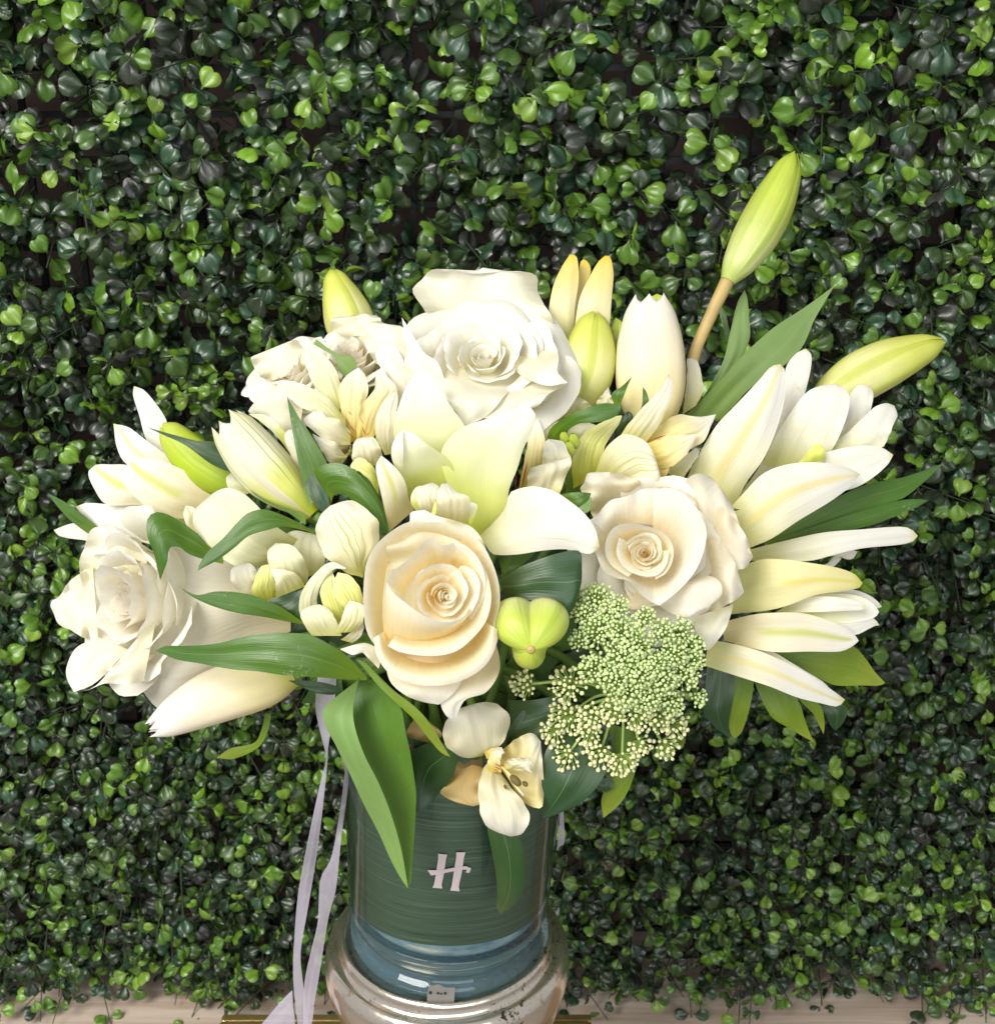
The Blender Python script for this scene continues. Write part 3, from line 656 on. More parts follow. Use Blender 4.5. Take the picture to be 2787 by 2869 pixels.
S(T, 'petal', rm, 'G', [(1300, 1560), (1050, 1420), (930, 1150), (930, 850), (1080, 640), (1380, 520)], [(1450, 1560), (1680, 1420), (1830, 1150), (1820, 850), (1680, 640), (1380, 520)], [.524, .530, .524], b=-.25)
rose(T, pt('G', 1450, 985, .4935), (0.12, 0.12, 1), 0.0125, 0.018, 5, [rm], spin=2.6, scale=(1.0, 0.98), roll=0.35, offs=(0.30, -0.12), layers=6, rr=[.07, .15, .27, .44, .66, .95], npet=[2, 2, 2, 2, 3, 3], hgt=[-.02, .0, .02, .0, -.05, -.10])
S(T, 'petal', M['rose_pale'], 'G', [(1010, 1300), (1060, 1640), (1180, 1760), (1320, 1815), (1440, 1835)], [(1700, 1340), (1640, 1600), (1600, 1680), (1540, 1760), (1440, 1835)], [.535, .512, .511], b=0.25, ruf=.1)
S(T, 'petal', M['rose_pale'], 'G', [(1440, 1500), (1445, 1700), (1455, 1840), (1500, 1925), (1545, 1945)], [(1860, 1300), (1904, 1560), (1800, 1740), (1640, 1800), (1570, 1930), (1545, 1945)], [.535, .514, .513], b=0.3, ruf=.1)
S(T, 'petal', M['rose_white'], 'G', [(980, 1560), (890, 1470), (860, 1440), (780, 1455), (690, 1415)], [(1010, 1470), (960, 1400), (880, 1365), (790, 1380), (690, 1410)], [.512, .505, .502], b=0.2, ruf=.2)
S(T, 'petal', M['rose_white'], 'G', [(1060, 800), (1040, 640), (1130, 500), (1215, 440), (1225, 370), (1330, 350)], [(1800, 760), (1790, 620), (1700, 490), (1560, 430), (1440, 400), (1330, 350)], [.522, .517, .520], b=-0.15, ruf=.2)

# right rose
T = flower('rose', 'blush cream rose right of centre above the lacy green flower', 'rose', 'W', 1290, 1110, 0.595, rg_)
rose(T, pt('W', 1268, 1066, 0.540), (-0.04, 0.06, 1), 0.0300, 0.034, 8, [M['rose_pale'], M['rose_white']], spin=2.0, roll=0.85, hgt=[-.6, -.5, -.4, -.3, -.2, -.12, -.22])
rp = M['rose_pale']
RIM(T, rp, 'H', [(985, 430), (1060, 330), (1120, 275), (1240, 245), (1370, 190), (1480, 190), (1620, 200), (1740, 300)], [(1120, 600), (1160, 500), (1230, 460), (1300, 450), (1400, 460), (1480, 480), (1560, 520), (1600, 580)], .533, .540, b=.2, ruf=.10)
RIM(T, rp, 'H', [(1440, 200), (1600, 190), (1745, 300), (1842, 480), (1832, 640), (1765, 810), (1640, 960), (1490, 1078)], [(1440, 520), (1500, 540), (1550, 590), (1570, 660), (1560, 740), (1520, 820), (1460, 880), (1400, 900)], [.531, .527, .524, .522, .521], .538, b=.3, ruf=.04)
RIM(T, rp, 'H', [(950, 430), (960, 560), (1010, 700), (1060, 810), (1160, 870), (1250, 890), (1320, 970), (1420, 1050), (1490, 1078)], [(1120, 560), (1110, 640), (1140, 720), (1180, 770), (1240, 800), (1300, 830), (1350, 860), (1420, 870), (1480, 850)], [.530, .527, .524, .522, .521], .538, b=.3, ruf=.10)
RIM(T, M['rose'], 'H', [(1250, 860), (1130, 780), (1078, 690), (1085, 570), (1140, 485), (1250, 452), (1400, 475), (1515, 520), (1585, 610), (1592, 720), (1540, 830), (1460, 880)], [(1340, 790), (1270, 740), (1240, 680), (1250, 620), (1290, 580), (1340, 565), (1400, 570), (1460, 600), (1490, 650), (1490, 710), (1470, 760), (1430, 790)], [.523, .521, .520, .520, .519], .536, b=.3, ruf=.05)
RIM(T, M['rose'], 'H', [(1180, 560), (1160, 680), (1220, 790), (1340, 850), (1460, 850), (1540, 770), (1560, 660)], [(1300, 620), (1290, 680), (1320, 730), (1370, 760), (1430, 750), (1460, 710), (1470, 660)], .519, .530, b=.4, ruf=.05)
rose(T, pt('H', 1385, 680, .5185), (-0.05, 0.05, 1), 0.0088, 0.014, 8, [M['rose']], spin=1.2, roll=0.4, layers=6, offs=(-.1, .05), rr=[.08, .17, .30, .48, .70, .98], npet=[2, 2, 2, 2, 3, 3], hgt=[-.02, .0, .02, .0, -.05, -.10])
S(T, 'petal', M['rose_pale'], 'H', [(1240, 980), (1180, 1080), (1300, 1110), (1480, 1080), (1560, 1130), (1700, 1165), (1850, 1100)], [(1400, 900), (1500, 940), (1700, 900), (1850, 850), (1950, 900), (1960, 1000), (1850, 1100)], [.552, .530, .527], b=.15, ruf=.3)
S(T, 'petal', M['rose_white'], 'J', [(120, 760), (130, 860), (170, 920), (200, 1000), (235, 1010)], [(420, 660), (400, 740), (360, 850), (290, 950), (235, 1010)], [.545, .542, .545], b=.3, ruf=.08)
S(T, 'petal', M['rose_pale'], 'J', [(60, 200), (60, -80), (40, -250), (120, -330), (230, -320), (320, -230)], [(330, 250), (500, 200), (570, 300), (520, 200), (470, 60), (400, -110), (320, -230)], [.555, .552, .556], b=.12, ruf=.3)
S(T, 'petal', M['rose_pale'], 'J', [(200, 50), (330, -80), (430, 20), (510, 130), (570, 300)], [(200, 300), (300, 320), (400, 380), (500, 390), (570, 300)], [.553, .545, .548], b=.2, ruf=.25)
S(T, 'petal', M['rose_pale'], 'J', [(120, 250), (260, 160), (400, 290), (460, 430), (500, 570)], [(180, 700), (280, 710), (380, 660), (450, 620), (500, 570)], [.560, .537, .54], b=.25, ruf=.2)
S(T, 'petal', M['rose_pale'], 'O', [(580, 1600), (520, 1450), (460, 1340), (500, 1270), (520, 1200), (610, 1180)], [(1000, 1450), (1010, 1330), (990, 1260), (900, 1230), (780, 1190), (610, 1180)], [.566, .551, .553], b=.0, ruf=.35, jag=1.5)
S(T, 'petal', M['rose_pale'], 'O', [(940, 1600), (960, 1440), (1080, 1340), (1200, 1310), (1300, 1330)], [(1560, 1700), (1580, 1620), (1500, 1480), (1450, 1390), (1300, 1330)], [.570, .548, .55], b=.15, ruf=.2)

# left rose, turned to the side
T = flower('rose', 'large cream rose turned sideways at the left end of the bouquet', 'rose', 'W', 560, 1225, 0.60, rg_)
rose(T, pt('W', 205, 1155, 0.574), (-0.60, 0.02, 0.86), 0.0345, 0.056, 14, [M['rose_pale'], M['rose_white']], spin=1.0, scale=(0.92, 1.0), roll=0.55, hgt=[-.10, -.07, -.04, -.02, -.02, -.04, -.12])
S(T, 'petal', M['rose_pale'], 'F', [(1700, 560), (1400, 330), (1150, 260), (980, 190), (850, 200), (700, 250)], [(1700, 760), (1400, 900), (1100, 1180), (850, 1290), (690, 1130), (600, 1010)], [.600, .590, .590, .598], b=[.1, .6, .7, .5], nu=17)
S(T, 'petal', M['rose_white'], 'F', [(800, 700), (700, 780), (600, 900), (470, 1050), (380, 1140), (255, 1165)], [(720, 1090), (640, 1110), (560, 1112), (460, 1108), (350, 1150), (255, 1165)], [.572, .566, .566], b=.25, ruf=.15)
S(T, 'petal', M['rose_white'], 'F', [(420, 800), (270, 870), (205, 1000), (210, 1080), (255, 1165)], [(620, 880), (540, 960), (470, 1040), (370, 1120), (255, 1165)], [.582, .578, .574], b=.2, ruf=.1)
S(T, 'petal', M['rose_white'], 'F', [(300, 400), (290, 300), (335, 170), (370, 80), (480, 52)], [(720, 420), (740, 260), (690, 150), (600, 110), (540, 70), (480, 52)], [.592, .594, .600], b=-.1, ruf=.3, jag=1)
S(T, 'petal', M['rose_white'], 'F', [(380, 330), (230, 420), (160, 520), (100, 570), (100, 600)], [(420, 860), (210, 740), (150, 710), (120, 640), (100, 600)], [.588, .590, .597], b=.1, ruf=.3, jag=1)

# top rose
T = flower('rose', 'big white cream rose on top of the bouquet', 'rose', 'W', 930, 820, 0.615, rg_)
rose(T, pt('W', 925, 668, 0.572), (0.02, 0.62, 1), 0.0375, 0.032, 21, [M['rose_white']], spin=0.3, scale=(0.95, 0.96), roll=0.75)
S(T, 'petal', M['rose_white'], 'B', [(300, 800), (230, 580), (155, 450), (210, 360), (330, 280), (480, 330), (690, 270)], [(1270, 900), (1230, 700), (1120, 480), (1085, 330), (1000, 300), (860, 295), (690, 270)], [.606, .604, .606], b=-.10, ruf=.3, jag=2.5)
S(T, 'petal', M['rose_white'], 'B', [(400, 1000), (300, 1050), (390, 1200), (480, 1370), (545, 1480)], [(1000, 1000), (980, 1120), (850, 1250), (720, 1400), (545, 1480)], [.590, .560, .558], b=.3, ruf=.15)
S(T, 'petal', M['rose_white'], 'B', [(820, 1040), (790, 1240), (740, 1340), (700, 1420), (850, 1380)], [(1200, 1000), (1330, 1140), (1180, 1240), (1100, 1330), (850, 1380)], [.588, .561, .560], b=.2, ruf=.2)
S(T, 'petal', M['rose_white'], 'B', [(900, 960), (940, 1060), (1050, 1130), (1180, 1170), (1335, 1150)], [(1180, 900), (1260, 930), (1255, 1060), (1290, 1110), (1335, 1150)], [.582, .562, .560], b=.1, ruf=.25)
S(T, 'petal', M['rose_white'], 'A', [(1640, 1300), (1500, 1060), (1480, 950), (1440, 720), (1430, 650)], [(1780, 1200), (1700, 990), (1600, 920), (1500, 760), (1430, 650)], [.568, .570, .575], b=.1, ruf=.15)

# two smaller roses upper left
T = flower('rose', 'small cream rose behind the red flecked blooms, beside the top rose', 'rose', 'W', 690, 760, 0.625, rg_)
rose(T, pt('W', 668, 662, 0.598), (-0.22, 0.75, 1), 0.0215, 0.026, 31, [M['rose_pale'], M['rose_white']], spin=1.4, roll=0.9)
S(T, 'petal', M['rose_white'], 'A', [(1230, 1000), (1150, 850), (1160, 740), (1210, 690), (1320, 710)], [(1560, 1150), (1560, 950), (1500, 820), (1430, 720), (1320, 710)], [.590, .583, .588], b=.25, ruf=.12)
S(T, 'petal', M['rose_white'], 'A', [(1420, 1420), (1290, 1080), (1225, 930), (1260, 880), (1340, 850)], [(1560, 1380), (1500, 1150), (1450, 1000), (1400, 900), (1340, 850)], [.582, .578, .582], b=.25, ruf=.1)
S(T, 'petal', M['rose_white'], 'A', [(1000, 800), (880, 720), (910, 650), (1030, 640), (1140, 620)], [(1350, 760), (1280, 700), (1260, 650), (1200, 630), (1140, 620)], [.604, .607, .61], b=0, ruf=.4, jag=2)
T = flower('rose', 'outermost small cream rose at the upper left edge of the bouquet', 'rose', 'W', 575, 780, 0.625, rg_)
rose(T, pt('W', 545, 702, 0.604), (-0.45, 0.60, 1), 0.0225, 0.026, 37, [M['rose_pale'], M['rose_white']], spin=0.4, roll=0.8)
S(T, 'petal', M['rose_white'], 'A', [(640, 1600), (450, 1480), (265, 1370), (310, 1280), (205, 1235), (290, 1110)], [(680, 1300), (600, 1220), (520, 1180), (430, 1150), (360, 1110), (290, 1110)], [.590, .586, .596], b=.15, ruf=.3, jag=2)
S(T, 'petal', M['rose_white'], 'A', [(380, 1150), (290, 1010), (290, 950), (350, 930), (460, 930)], [(700, 1050), (690, 900), (610, 820), (540, 870), (460, 930)], [.606, .608, .612], b=-.1, ruf=.3, jag=2)

# ================================================================== LILIES
T = flower('lily', 'open pale green throated lily in the centre, above the front rose', 'lily', 'W', 880, 1020, 0.575)
S(T, 'petal', M['lily_front'], 'B', [(250, 2050), (60, 1750), (5, 1500), (55, 1300), (125, 1140), (195, 1063)], [(520, 2000), (600, 1700), (560, 1500), (450, 1340), (360, 1200), (280, 1090), (195, 1063)], [.566, .551, .545, .545], b=[-.25, -.30, -.1, .15])
S(T, 'petal', M['lily_front'], 'B', [(560, 2250), (430, 1960), (365, 1700), (440, 1560), (560, 1475), (700, 1430), (870, 1370), (1030, 1315)], [(660, 2330), (800, 2230), (868, 2100), (885, 1968), (950, 1800), (1000, 1640), (1070, 1500), (1088, 1390), (1030, 1315)], [.556, .543, .533, .530], b=[-.2, -.4, -.2, .1], roll=.15)
S(T, 'petal', M['lily'], 'H', [(120, 545), (230, 440), (310, 340), (350, 220), (430, 185), (530, 170), (680, 205), (800, 280), (920, 380), (1000, 500), (1030, 620)], [(130, 570), (180, 640), (220, 688), (400, 690), (600, 660), (780, 650), (890, 675), (960, 685), (1030, 640)], [.548, .532, .520, .517], b=[0, .25, .30, .2], dr=[0, .003, .008, .004])
S(T, 'petal', M['lily_green'], 'Q', [(920, 1290), (870, 1080), (820, 850), (785, 700), (775, 580), (830, 480)], [(1180, 1060), (1130, 950), (1090, 780), (1040, 680), (930, 560), (830, 480)], [.549, .536, .530, .530], b=.35)
S(T, 'petal', M['lily_front'], 'Q', [(1150, 980), (1060, 720), (1050, 420), (1060, 200)], [(1600, 900), (1640, 760), (1560, 560), (1440, 440), (1290, 340), (1180, 250), (1060, 200)], [.555, .543, .534, .532], b=[-.2, -.3, -.15, 0], roll=-.12)
S(T, 'petal', M['lily'], 'Q', [(1010, 690), (940, 500), (945, 380), (990, 280), (1060, 200)], [(1056, 690), (1064, 480), (1066, 330), (1066, 240), (1062, 200)], [.538, .531, .531], b=.5)

T = flower('lily', 'open white lily at the left with green ribbed narrow petals', 'lily', 'E', 1250, 860, 0.61)
lm = M['lily_mid']
S(T, 'petal', M['lily'], 'E', [(1000, 680), (840, 560), (740, 440), (690, 270), (648, 130), (655, 75)], [(1120, 690), (1000, 560), (900, 420), (870, 300), (800, 190), (720, 100), (655, 75)], [.618, .620, .632], b=.25)
S(T, 'petal', lm, 'E', [(1000, 760), (760, 640), (600, 590), (540, 480), (518, 325)], [(1150, 700), (1000, 620), (880, 540), (700, 410), (620, 350), (518, 325)], [.612, .607, .615], b=.3)
S(T, 'petal', M['lily_green'], 'E', [(900, 900), (700, 870), (470, 862), (390, 760), (350, 650), (400, 600)], [(950, 740), (760, 640), (600, 600), (500, 598), (440, 596), (400, 600)], [.608, .602, .606], b=.25)
S(T, 'petal', M['lily_green'], 'E', [(1060, 960), (880, 950), (740, 880), (650, 800), (580, 720), (565, 640), (640, 575)], [(1230, 780), (1130, 700), (1000, 640), (880, 590), (760, 555), (700, 558), (640, 575)], [.598, .590, .590], b=.3)
S(T, 'petal', M['lily'], 'E', [(1050, 1230), (760, 1130), (560, 1080), (420, 1030), (330, 960), (265, 880)], [(1050, 930), (850, 910), (700, 868), (470, 862), (340, 855), (265, 880)], [.605, .606, .612], b=.15)
S(T, 'petal', M['lily'], 'E', [(700, 1180), (335, 1105), (220, 1090), (150, 1070), (120, 1035)], [(700, 1080), (430, 1030), (300, 985), (210, 1000), (120, 1035)], [.616, .618, .625], b=.3)
S(T, 'petal', M['lily_green'], 'E', [(1070, 1060), (1010, 1010), (985, 930), (1000, 870)], [(1120, 1000), (1060, 960), (1060, 890), (1000, 870)], [.585, .582, .584], b=.4)
S(T, 'leaf', M['leaf'], 'E', [(350, 1060), (230, 970), (130, 860), (80, 790)], [(430, 1030), (300, 920), (180, 840), (80, 790)], [.608, .604, .602], b=.2)

T = flower('lily', 'wide open white lily at the upper right with yellow ribbed petals', 'lily', 'D', 300, 1200, 0.605)
S(T, 'petal', M['lily'], 'D', [(560, 930), (640, 700), (705, 430), (720, 300), (790, 210), (850, 182)], [(820, 800), (800, 640), (855, 440), (885, 300), (885, 220), (850, 182)], [.614, .612, .62], b=.2)
S(T, 'petal', M['lily'], 'D', [(900, 880), (1080, 700), (1140, 500), (1200, 425), (1280, 430)], [(1200, 800), (1250, 700), (1290, 560), (1300, 480), (1280, 430)], [.612, .616, .625], b=.1, ruf=.15)
S(T, 'petal', M['lily'], 'D', [(950, 880), (1150, 720), (1300, 580), (1380, 545), (1440, 562)], [(1300, 870), (1370, 830), (1430, 700), (1460, 620), (1440, 562)], [.606, .607, .615], b=.25, ruf=.1, jag=.8)
S(T, 'petal', M['lily'], 'D', [(560, 960), (620, 820), (740, 620), (860, 470), (950, 430), (1060, 415)], [(900, 980), (1020, 860), (1100, 700), (1140, 560), (1130, 470), (1060, 415)], [.604, .598, .605], b=.15)
S(T, 'petal', M['lily'], 'D', [(650, 1010), (850, 930), (1000, 870), (1200, 830), (1350, 840), (1432, 890)], [(700, 1210), (1000, 1150), (1180, 1110), (1300, 1040), (1400, 950), (1432, 890)], [.597, .593, .597], b=[-.2, -.2, .1])
S(T, 'petal', M['lily_mid'], 'D', [(40, 1080), (110, 940), (250, 700), (400, 540), (540, 390), (620, 300), (680, 285)], [(370, 1250), (450, 1080), (560, 930), (640, 760), (700, 560), (715, 400), (705, 310), (680, 285)], [.590, .578, .583, .592], b=.28, fold=-.12)
S(T, 'petal', M['lily_mid'], 'D', [(330, 1260), (450, 1130), (560, 1020), (700, 960), (900, 940), (1100, 965), (1212, 1020)], [(480, 1510), (620, 1450), (800, 1330), (1000, 1210), (1100, 1140), (1160, 1090), (1212, 1020)], [.580, .570, .573, .582], b=.3, fold=-.12)
S(T, 'petal', M['lily'], 'D', [(330, 1260), (480, 1060), (620, 880), (800, 830), (960, 835), (1050, 860)], [(480, 1330), (700, 1140), (880, 1010), (980, 950), (1030, 910), (1050, 860)], [.606, .604, .604], b=-.15)
S(T, 'petal', M['lily'], 'D', [(480, 1180), (560, 900), (640, 700), (730, 520), (800, 430)], [(640, 1050), (740, 850), (830, 680), (880, 540), (800, 430)], [.612, .608, .612], b=.1)
S(T, 'pistil', M['pistil'], 'D', [(800, 945), (850, 890), (900, 830), (940, 818)], [(960, 945), (975, 900), (970, 850), (940, 818)], [.592, .588, .588], b=.5)
S(T, 'leaf', M['leaf'], 'D', [(560, 1480), (850, 1300), (1050, 1180), (1250, 1090), (1500, 1040), (1680, 980), (1778, 940)], [(600, 1490), (900, 1380), (1200, 1280), (1400, 1210), (1500, 1180), (1640, 1070), (1778, 940)], [.602, .606, .615], b=.1, fold=.1)
S(T, 'leaf', M['leaf'], 'D', [(580, 1480), (900, 1370), (1200, 1270), (1450, 1200), (1600, 1185), (1665, 1195)], [(600, 1490), (1000, 1415), (1250, 1370), (1450, 1300), (1600, 1235), (1665, 1195)], [.600, .603, .612], b=.2)
S(T, 'leaf', M['leaf'], 'D', [(290, 1243), (340, 1243), (412, 1256)], [(335, 1272), (370, 1268), (412, 1256)], [.567, .567, .567], b=.1)

T = flower('lily', 'low white lily at the right, its long petals spread sideways', 'lily', 'J', 250, 800, 0.59)
S(T, 'petal', M['lily'], 'J', [(520, 250), (800, 180), (1100, 115), (1400, 90), (1680, 70), (1770, 85), (1825, 140)], [(560, 330), (1000, 330), (1200, 280), (1400, 235), (1700, 205), (1790, 180), (1825, 140)], [.592, .590, .600], b=.3)
S(T, 'petal', M['lily'], 'J', [(1100, 300), (1220, 245), (1300, 240), (1365, 260)], [(1230, 290), (1280, 318), (1330, 312), (1365, 260)], [.606, .606, .606], b=.3)
S(T, 'petal', M['lily'], 'J', [(1000, 400), (1135, 350), (1200, 290), (1245, 310)], [(1050, 420), (1180, 375), (1220, 340), (1245, 310)], [.607, .607, .607], b=.3)
S(T, 'petal', M['lily'], 'J', [(900, 560), (1200, 560), (1340, 552), (1450, 590), (1520, 640), (1550, 682)], [(900, 690), (1250, 650), (1400, 660), (1500, 690), (1530, 690), (1550, 682)], [.588, .586, .592], b=.2)
S(T, 'petal', M['lily_front'], 'J', [(700, 740), (980, 600), (1200, 580), (1380, 600), (1490, 660), (1530, 720)], [(760, 800), (980, 800), (1200, 810), (1400, 790), (1500, 760), (1530, 720)], [.584, .580, .585], b=[-.3, -.4, 0])
S(T, 'petal', M['lily'], 'J', [(750, 720), (900, 620), (1100, 600), (1300, 620), (1400, 650), (1430, 690)], [(760, 735), (900, 725), (1100, 720), (1300, 710), (1400, 705), (1430, 690)], [.580, .574, .577], b=.25)
S(T, 'petal', M['lily'], 'J', [(700, 780), (1000, 790), (1250, 805), (1400, 780), (1490, 770), (1532, 822)], [(700, 850), (1100, 890), (1350, 895), (1450, 850), (1500, 825), (1532, 822)], [.582, .580, .586], b=.15)
S(T, 'petal', M['lily_yellow'], 'J', [(430, 400), (620, 322), (800, 320), (1000, 345), (1200, 380), (1340, 430), (1405, 500)], [(380, 740), (700, 705), (850, 665), (1050, 590), (1250, 562), (1380, 535), (1405, 500)], [.580, .568, .570, .58], b=.3)
S(T, 'petal', M['lily_green'], 'J', [(330, 800), (560, 742), (750, 725), (950, 730), (1100, 770), (1250, 830), (1340, 890), (1375, 940)], [(350, 940), (700, 1022), (1000, 1022), (1200, 1024), (1260, 1015), (1330, 980), (1375, 940)], [.574, .562, .566, .575], b=.25, fold=.25)
S(T, 'petal', M['lily'], 'J', [(420, 950), (720, 1025), (850, 1100), (950, 1160), (1100, 1250), (1150, 1300)], [(450, 990), (700, 1060), (840, 1130), (940, 1190), (1080, 1270), (1150, 1300)], [.574, .570, .574], b=.1)
S(T, 'petal', M['lily_mid'], 'J', [(230, 930), (450, 970), (650, 1030), (850, 1120), (1000, 1200), (1150, 1300), (1270, 1388)], [(200, 1130), (450, 1210), (700, 1290), (900, 1370), (1100, 1420), (1220, 1440), (1270, 1388)], [.568, .557, .562, .572], b=.3)
S(T, 'leaf', M['leaf_olive'], 'J', [(650, 1010), (1000, 1000), (1330, 985), (1430, 1080), (1500, 1180), (1578, 1262)], [(700, 1030), (900, 1130), (1080, 1230), (1200, 1280), (1400, 1280), (1530, 1282), (1578, 1262)], [.590, .592, .600], b=.1)
S(T, 'leaf', M['leaf_olive'], 'J', [(560, 1200), (640, 1400), (720, 1530), (850, 1610), (950, 1670), (1032, 1712)], [(850, 1300), (930, 1430), (960, 1530), (985, 1600), (1005, 1650), (1032, 1712)], [.590, .592, .598], b=.15)
S(T, 'leaf', M['leaf_olive'], 'J', [(860, 1330), (960, 1430), (1030, 1500), (1070, 1580), (1106, 1652)], [(1000, 1350), (1090, 1450), (1112, 1540), (1114, 1600), (1106, 1652)], [.594, .596, .600], b=.15)
S(T, 'leaf', M['leaf_dark'], 'J', [(1080, 1430), (1130, 1520), (1160, 1590), (1200, 1625)], [(1180, 1400), (1285, 1450), (1260, 1560), (1200, 1625)], [.605, .606, .610], b=.15)
S(T, 'leaf', M['leaf_dark'], 'J', [(220, 1100), (205, 1300), (190, 1480), (280, 1600), (390, 1682)], [(440, 1180), (420, 1350), (395, 1500), (380, 1600), (390, 1682)], [.580, .582, .588], b=.1)
S(T, 'leaf', M['leaf_olive'], 'J', [(440, 1180), (405, 1380), (382, 1550), (400, 1650), (432, 1686)], [(580, 1230), (555, 1400), (522, 1530), (480, 1640), (432, 1686)], [.581, .584, .590], b=.1)

# ---------------------------------------------------------------- lily buds
bg = 'lily buds of the bouquet'
T = flower('lily_bud', 'tall lime green lily bud on a tan stalk rising highest at the upper right', 'lily bud', 'C', 780, 1900, 0.622, bg)
bud(T, pt('C', 1040, 1040, 0.625), pt('C', 1495, 178, 0.632), rpx(145 / 2.38, .628), M['bud_lime'], spin=1.0, bend=-0.025, prof=[.34, .68, .86, .97, 1.0, .99, .93, .80, .60, .22], ridge=.08)
tube(T, 'stalk', M['stem_brown'], [pt('C', 780, 1900, .622), pt('C', 812, 1560, .623), pt('C', 930, 1270, .624), pt('C', 1050, 1020, .6255)], [.0034, .0031, .0031, .0036], 12, 20)
S(T, 'leaf', M['leaf_light'], 'C', [(740, 1960), (950, 1750), (1150, 1530), (1350, 1350), (1550, 1220), (1755, 1070)], [(1000, 1960), (1200, 1750), (1420, 1600), (1540, 1480), (1620, 1300), (1755, 1070)], [.618, .618, .632], b=-.12)
S(T, 'leaf', M['leaf_light'], 'C', [(860, 1850), (1010, 1580), (1060, 1380), (1110, 1180), (1155, 1098)], [(980, 1760), (1120, 1580), (1190, 1420), (1185, 1280), (1172, 1140), (1155, 1098)], [.628, .630, .638], b=.15)
S(T, 'leaf', M['leaf'], 'C', [(1060, 1500), (1020, 1380), (985, 1230), (1000, 1200)], [(1100, 1480), (1060, 1380), (1030, 1260), (1000, 1200)], [.645, .646, .648], b=.1)

T = flower('lily_bud', 'long yellow green lily bud pointing right above the wide white lily', 'lily bud', 'D', 880, 600, 0.632, bg)
bud(T, pt('D', 900, 560, 0.634), pt('D', 1778, 128, 0.645), rpx(165 / 2.38, .64), M['bud_yellow'], spin=0.2, bend=0.03, prof=[.4, .72, .9, 1.0, 1.0, .96, .86, .72, .52, .20], ridge=.06)

T = flower('lily_bud', 'yellow lily bud standing behind the small upper left roses', 'lily bud', 'A', 1080, 860, 0.625, bg)
bud(T, pt('A', 1090, 860, 0.622), pt('A', 898, 285, 0.632), rpx(182 / 2.72, .625), M['bud_yellow'], spin=0.9, bend=0.01, prof=[.5, .85, 1.0, 1.0, .95, .86, .76, .62, .48, .28])

T = flower('lily_bud', 'golden tipped lily bud split into three behind the top rose', 'lily bud', 'B', 1380, 950, 0.63, bg)
S(T, 'petal', M['bud_gold'], 'B', [(1230, 950), (1190, 640), (1220, 420), (1290, 260), (1350, 170)], [(1370, 900), (1390, 560), (1415, 380), (1412, 240), (1395, 178), (1350, 170)], [.622, .616, .622], b=.6)
S(T, 'petal', M['bud_gold'], 'B', [(1350, 900), (1395, 500), (1430, 230), (1455, 205)], [(1430, 900), (1480, 420), (1510, 290), (1490, 230), (1455, 205)], [.628, .627, .630], b=.4)
S(T, 'petal', M['bud_gold'], 'B', [(1360, 950), (1420, 520), (1500, 340), (1570, 220), (1620, 178)], [(1640, 900), (1670, 480), (1682, 330), (1668, 220), (1650, 182), (1620, 178)], [.622, .615, .622], b=.6)

T = flower('lily_bud', 'plump yellow green lily bud right of the top rose', 'lily bud', 'B', 1420, 1320, 0.615, bg)
bud(T, pt('B', 1405, 1330, 0.604), pt('B', 1545, 605, 0.612), rpx(212 / 2.72, .606), M['bud_yellow'], spin=0.55, bend=-0.02, prof=[.55, .82, .95, 1.0, 1.0, .95, .86, .72, .55, .25], ridge=.05)
S(T, 'sepal', M['bud_lime'], 'B', [(1680, 900), (1665, 760), (1680, 680), (1700, 650)], [(1730, 900), (1770, 780), (1760, 700), (1700, 650)], [.622, .622, .622], b=.2, ruf=.2)

T = flower('lily_bud', 'cream white lily bud with ragged tip between yellow bud and tall stalk', 'lily bud', 'C', 540, 2020, 0.615, bg)
bud(T, pt('C', 540, 2080, 0.600), pt('C', 525, 1140, 0.612), rpx(232 / 2.38, .606), M['bud_cream'], spin=0.35, bend=0.005, prof=[.35, .66, .86, .97, 1.0, .98, .92, .80, .64, .36], open_=.10, tips=.06, ridge=.04)
S(T, 'petal', M['bud_lime'], 'C', [(480, 1300), (500, 1170), (570, 1125)], [(650, 1300), (655, 1200), (630, 1150), (570, 1125)], [.620, .622, .622], b=.4)
S(T, 'petal', M['alstro_shade'], 'D', [(30, 620), (50, 450), (60, 330), (60, 250), (100, 245)], [(120, 560), (165, 460), (150, 340), (130, 270), (100, 245)], [.614, .616, .62], b=.3)

T = flower('lily_bud', 'closed cream lily bud pointing down left below the side turned rose', 'lily bud', 'F', 1710, 1080, 0.575, bg)
bud(T, pt('F', 1720, 1070, 0.577), pt('F', 745, 1425, 0.560), rpx(186 / 2.38, .567), M['bud_cream'], spin=0.75, bend=-0.06, prof=[.35, .72, .92, 1.0, .99, .95, .86, .72, .52, .20], open_=.08, tips=.05, ridge=.04)

T = flower('lily_bud', 'olive green lily bud at the left partly under a dark leaf', 'lily bud', 'E', 1330, 700, 0.60, bg)
bud(T, pt('E', 1400, 770, 0.597), pt('E', 838, 330, 0.600), rpx(140 / 2.38, .60), M['bud_olive'], spin=0.5, bend=0.06, prof=[.5, .8, .95, 1.0, 1.0, .98, .92, .82, .64, .25], ridge=.04)
S(T, 'leaf', M['leaf_dark'], 'E', [(1400, 690), (1180, 600), (1000, 470), (850, 400), (735, 347)], [(1380, 540), (1200, 450), (1080, 440), (920, 400), (735, 347)], [.575, .572, .578], b=.15)

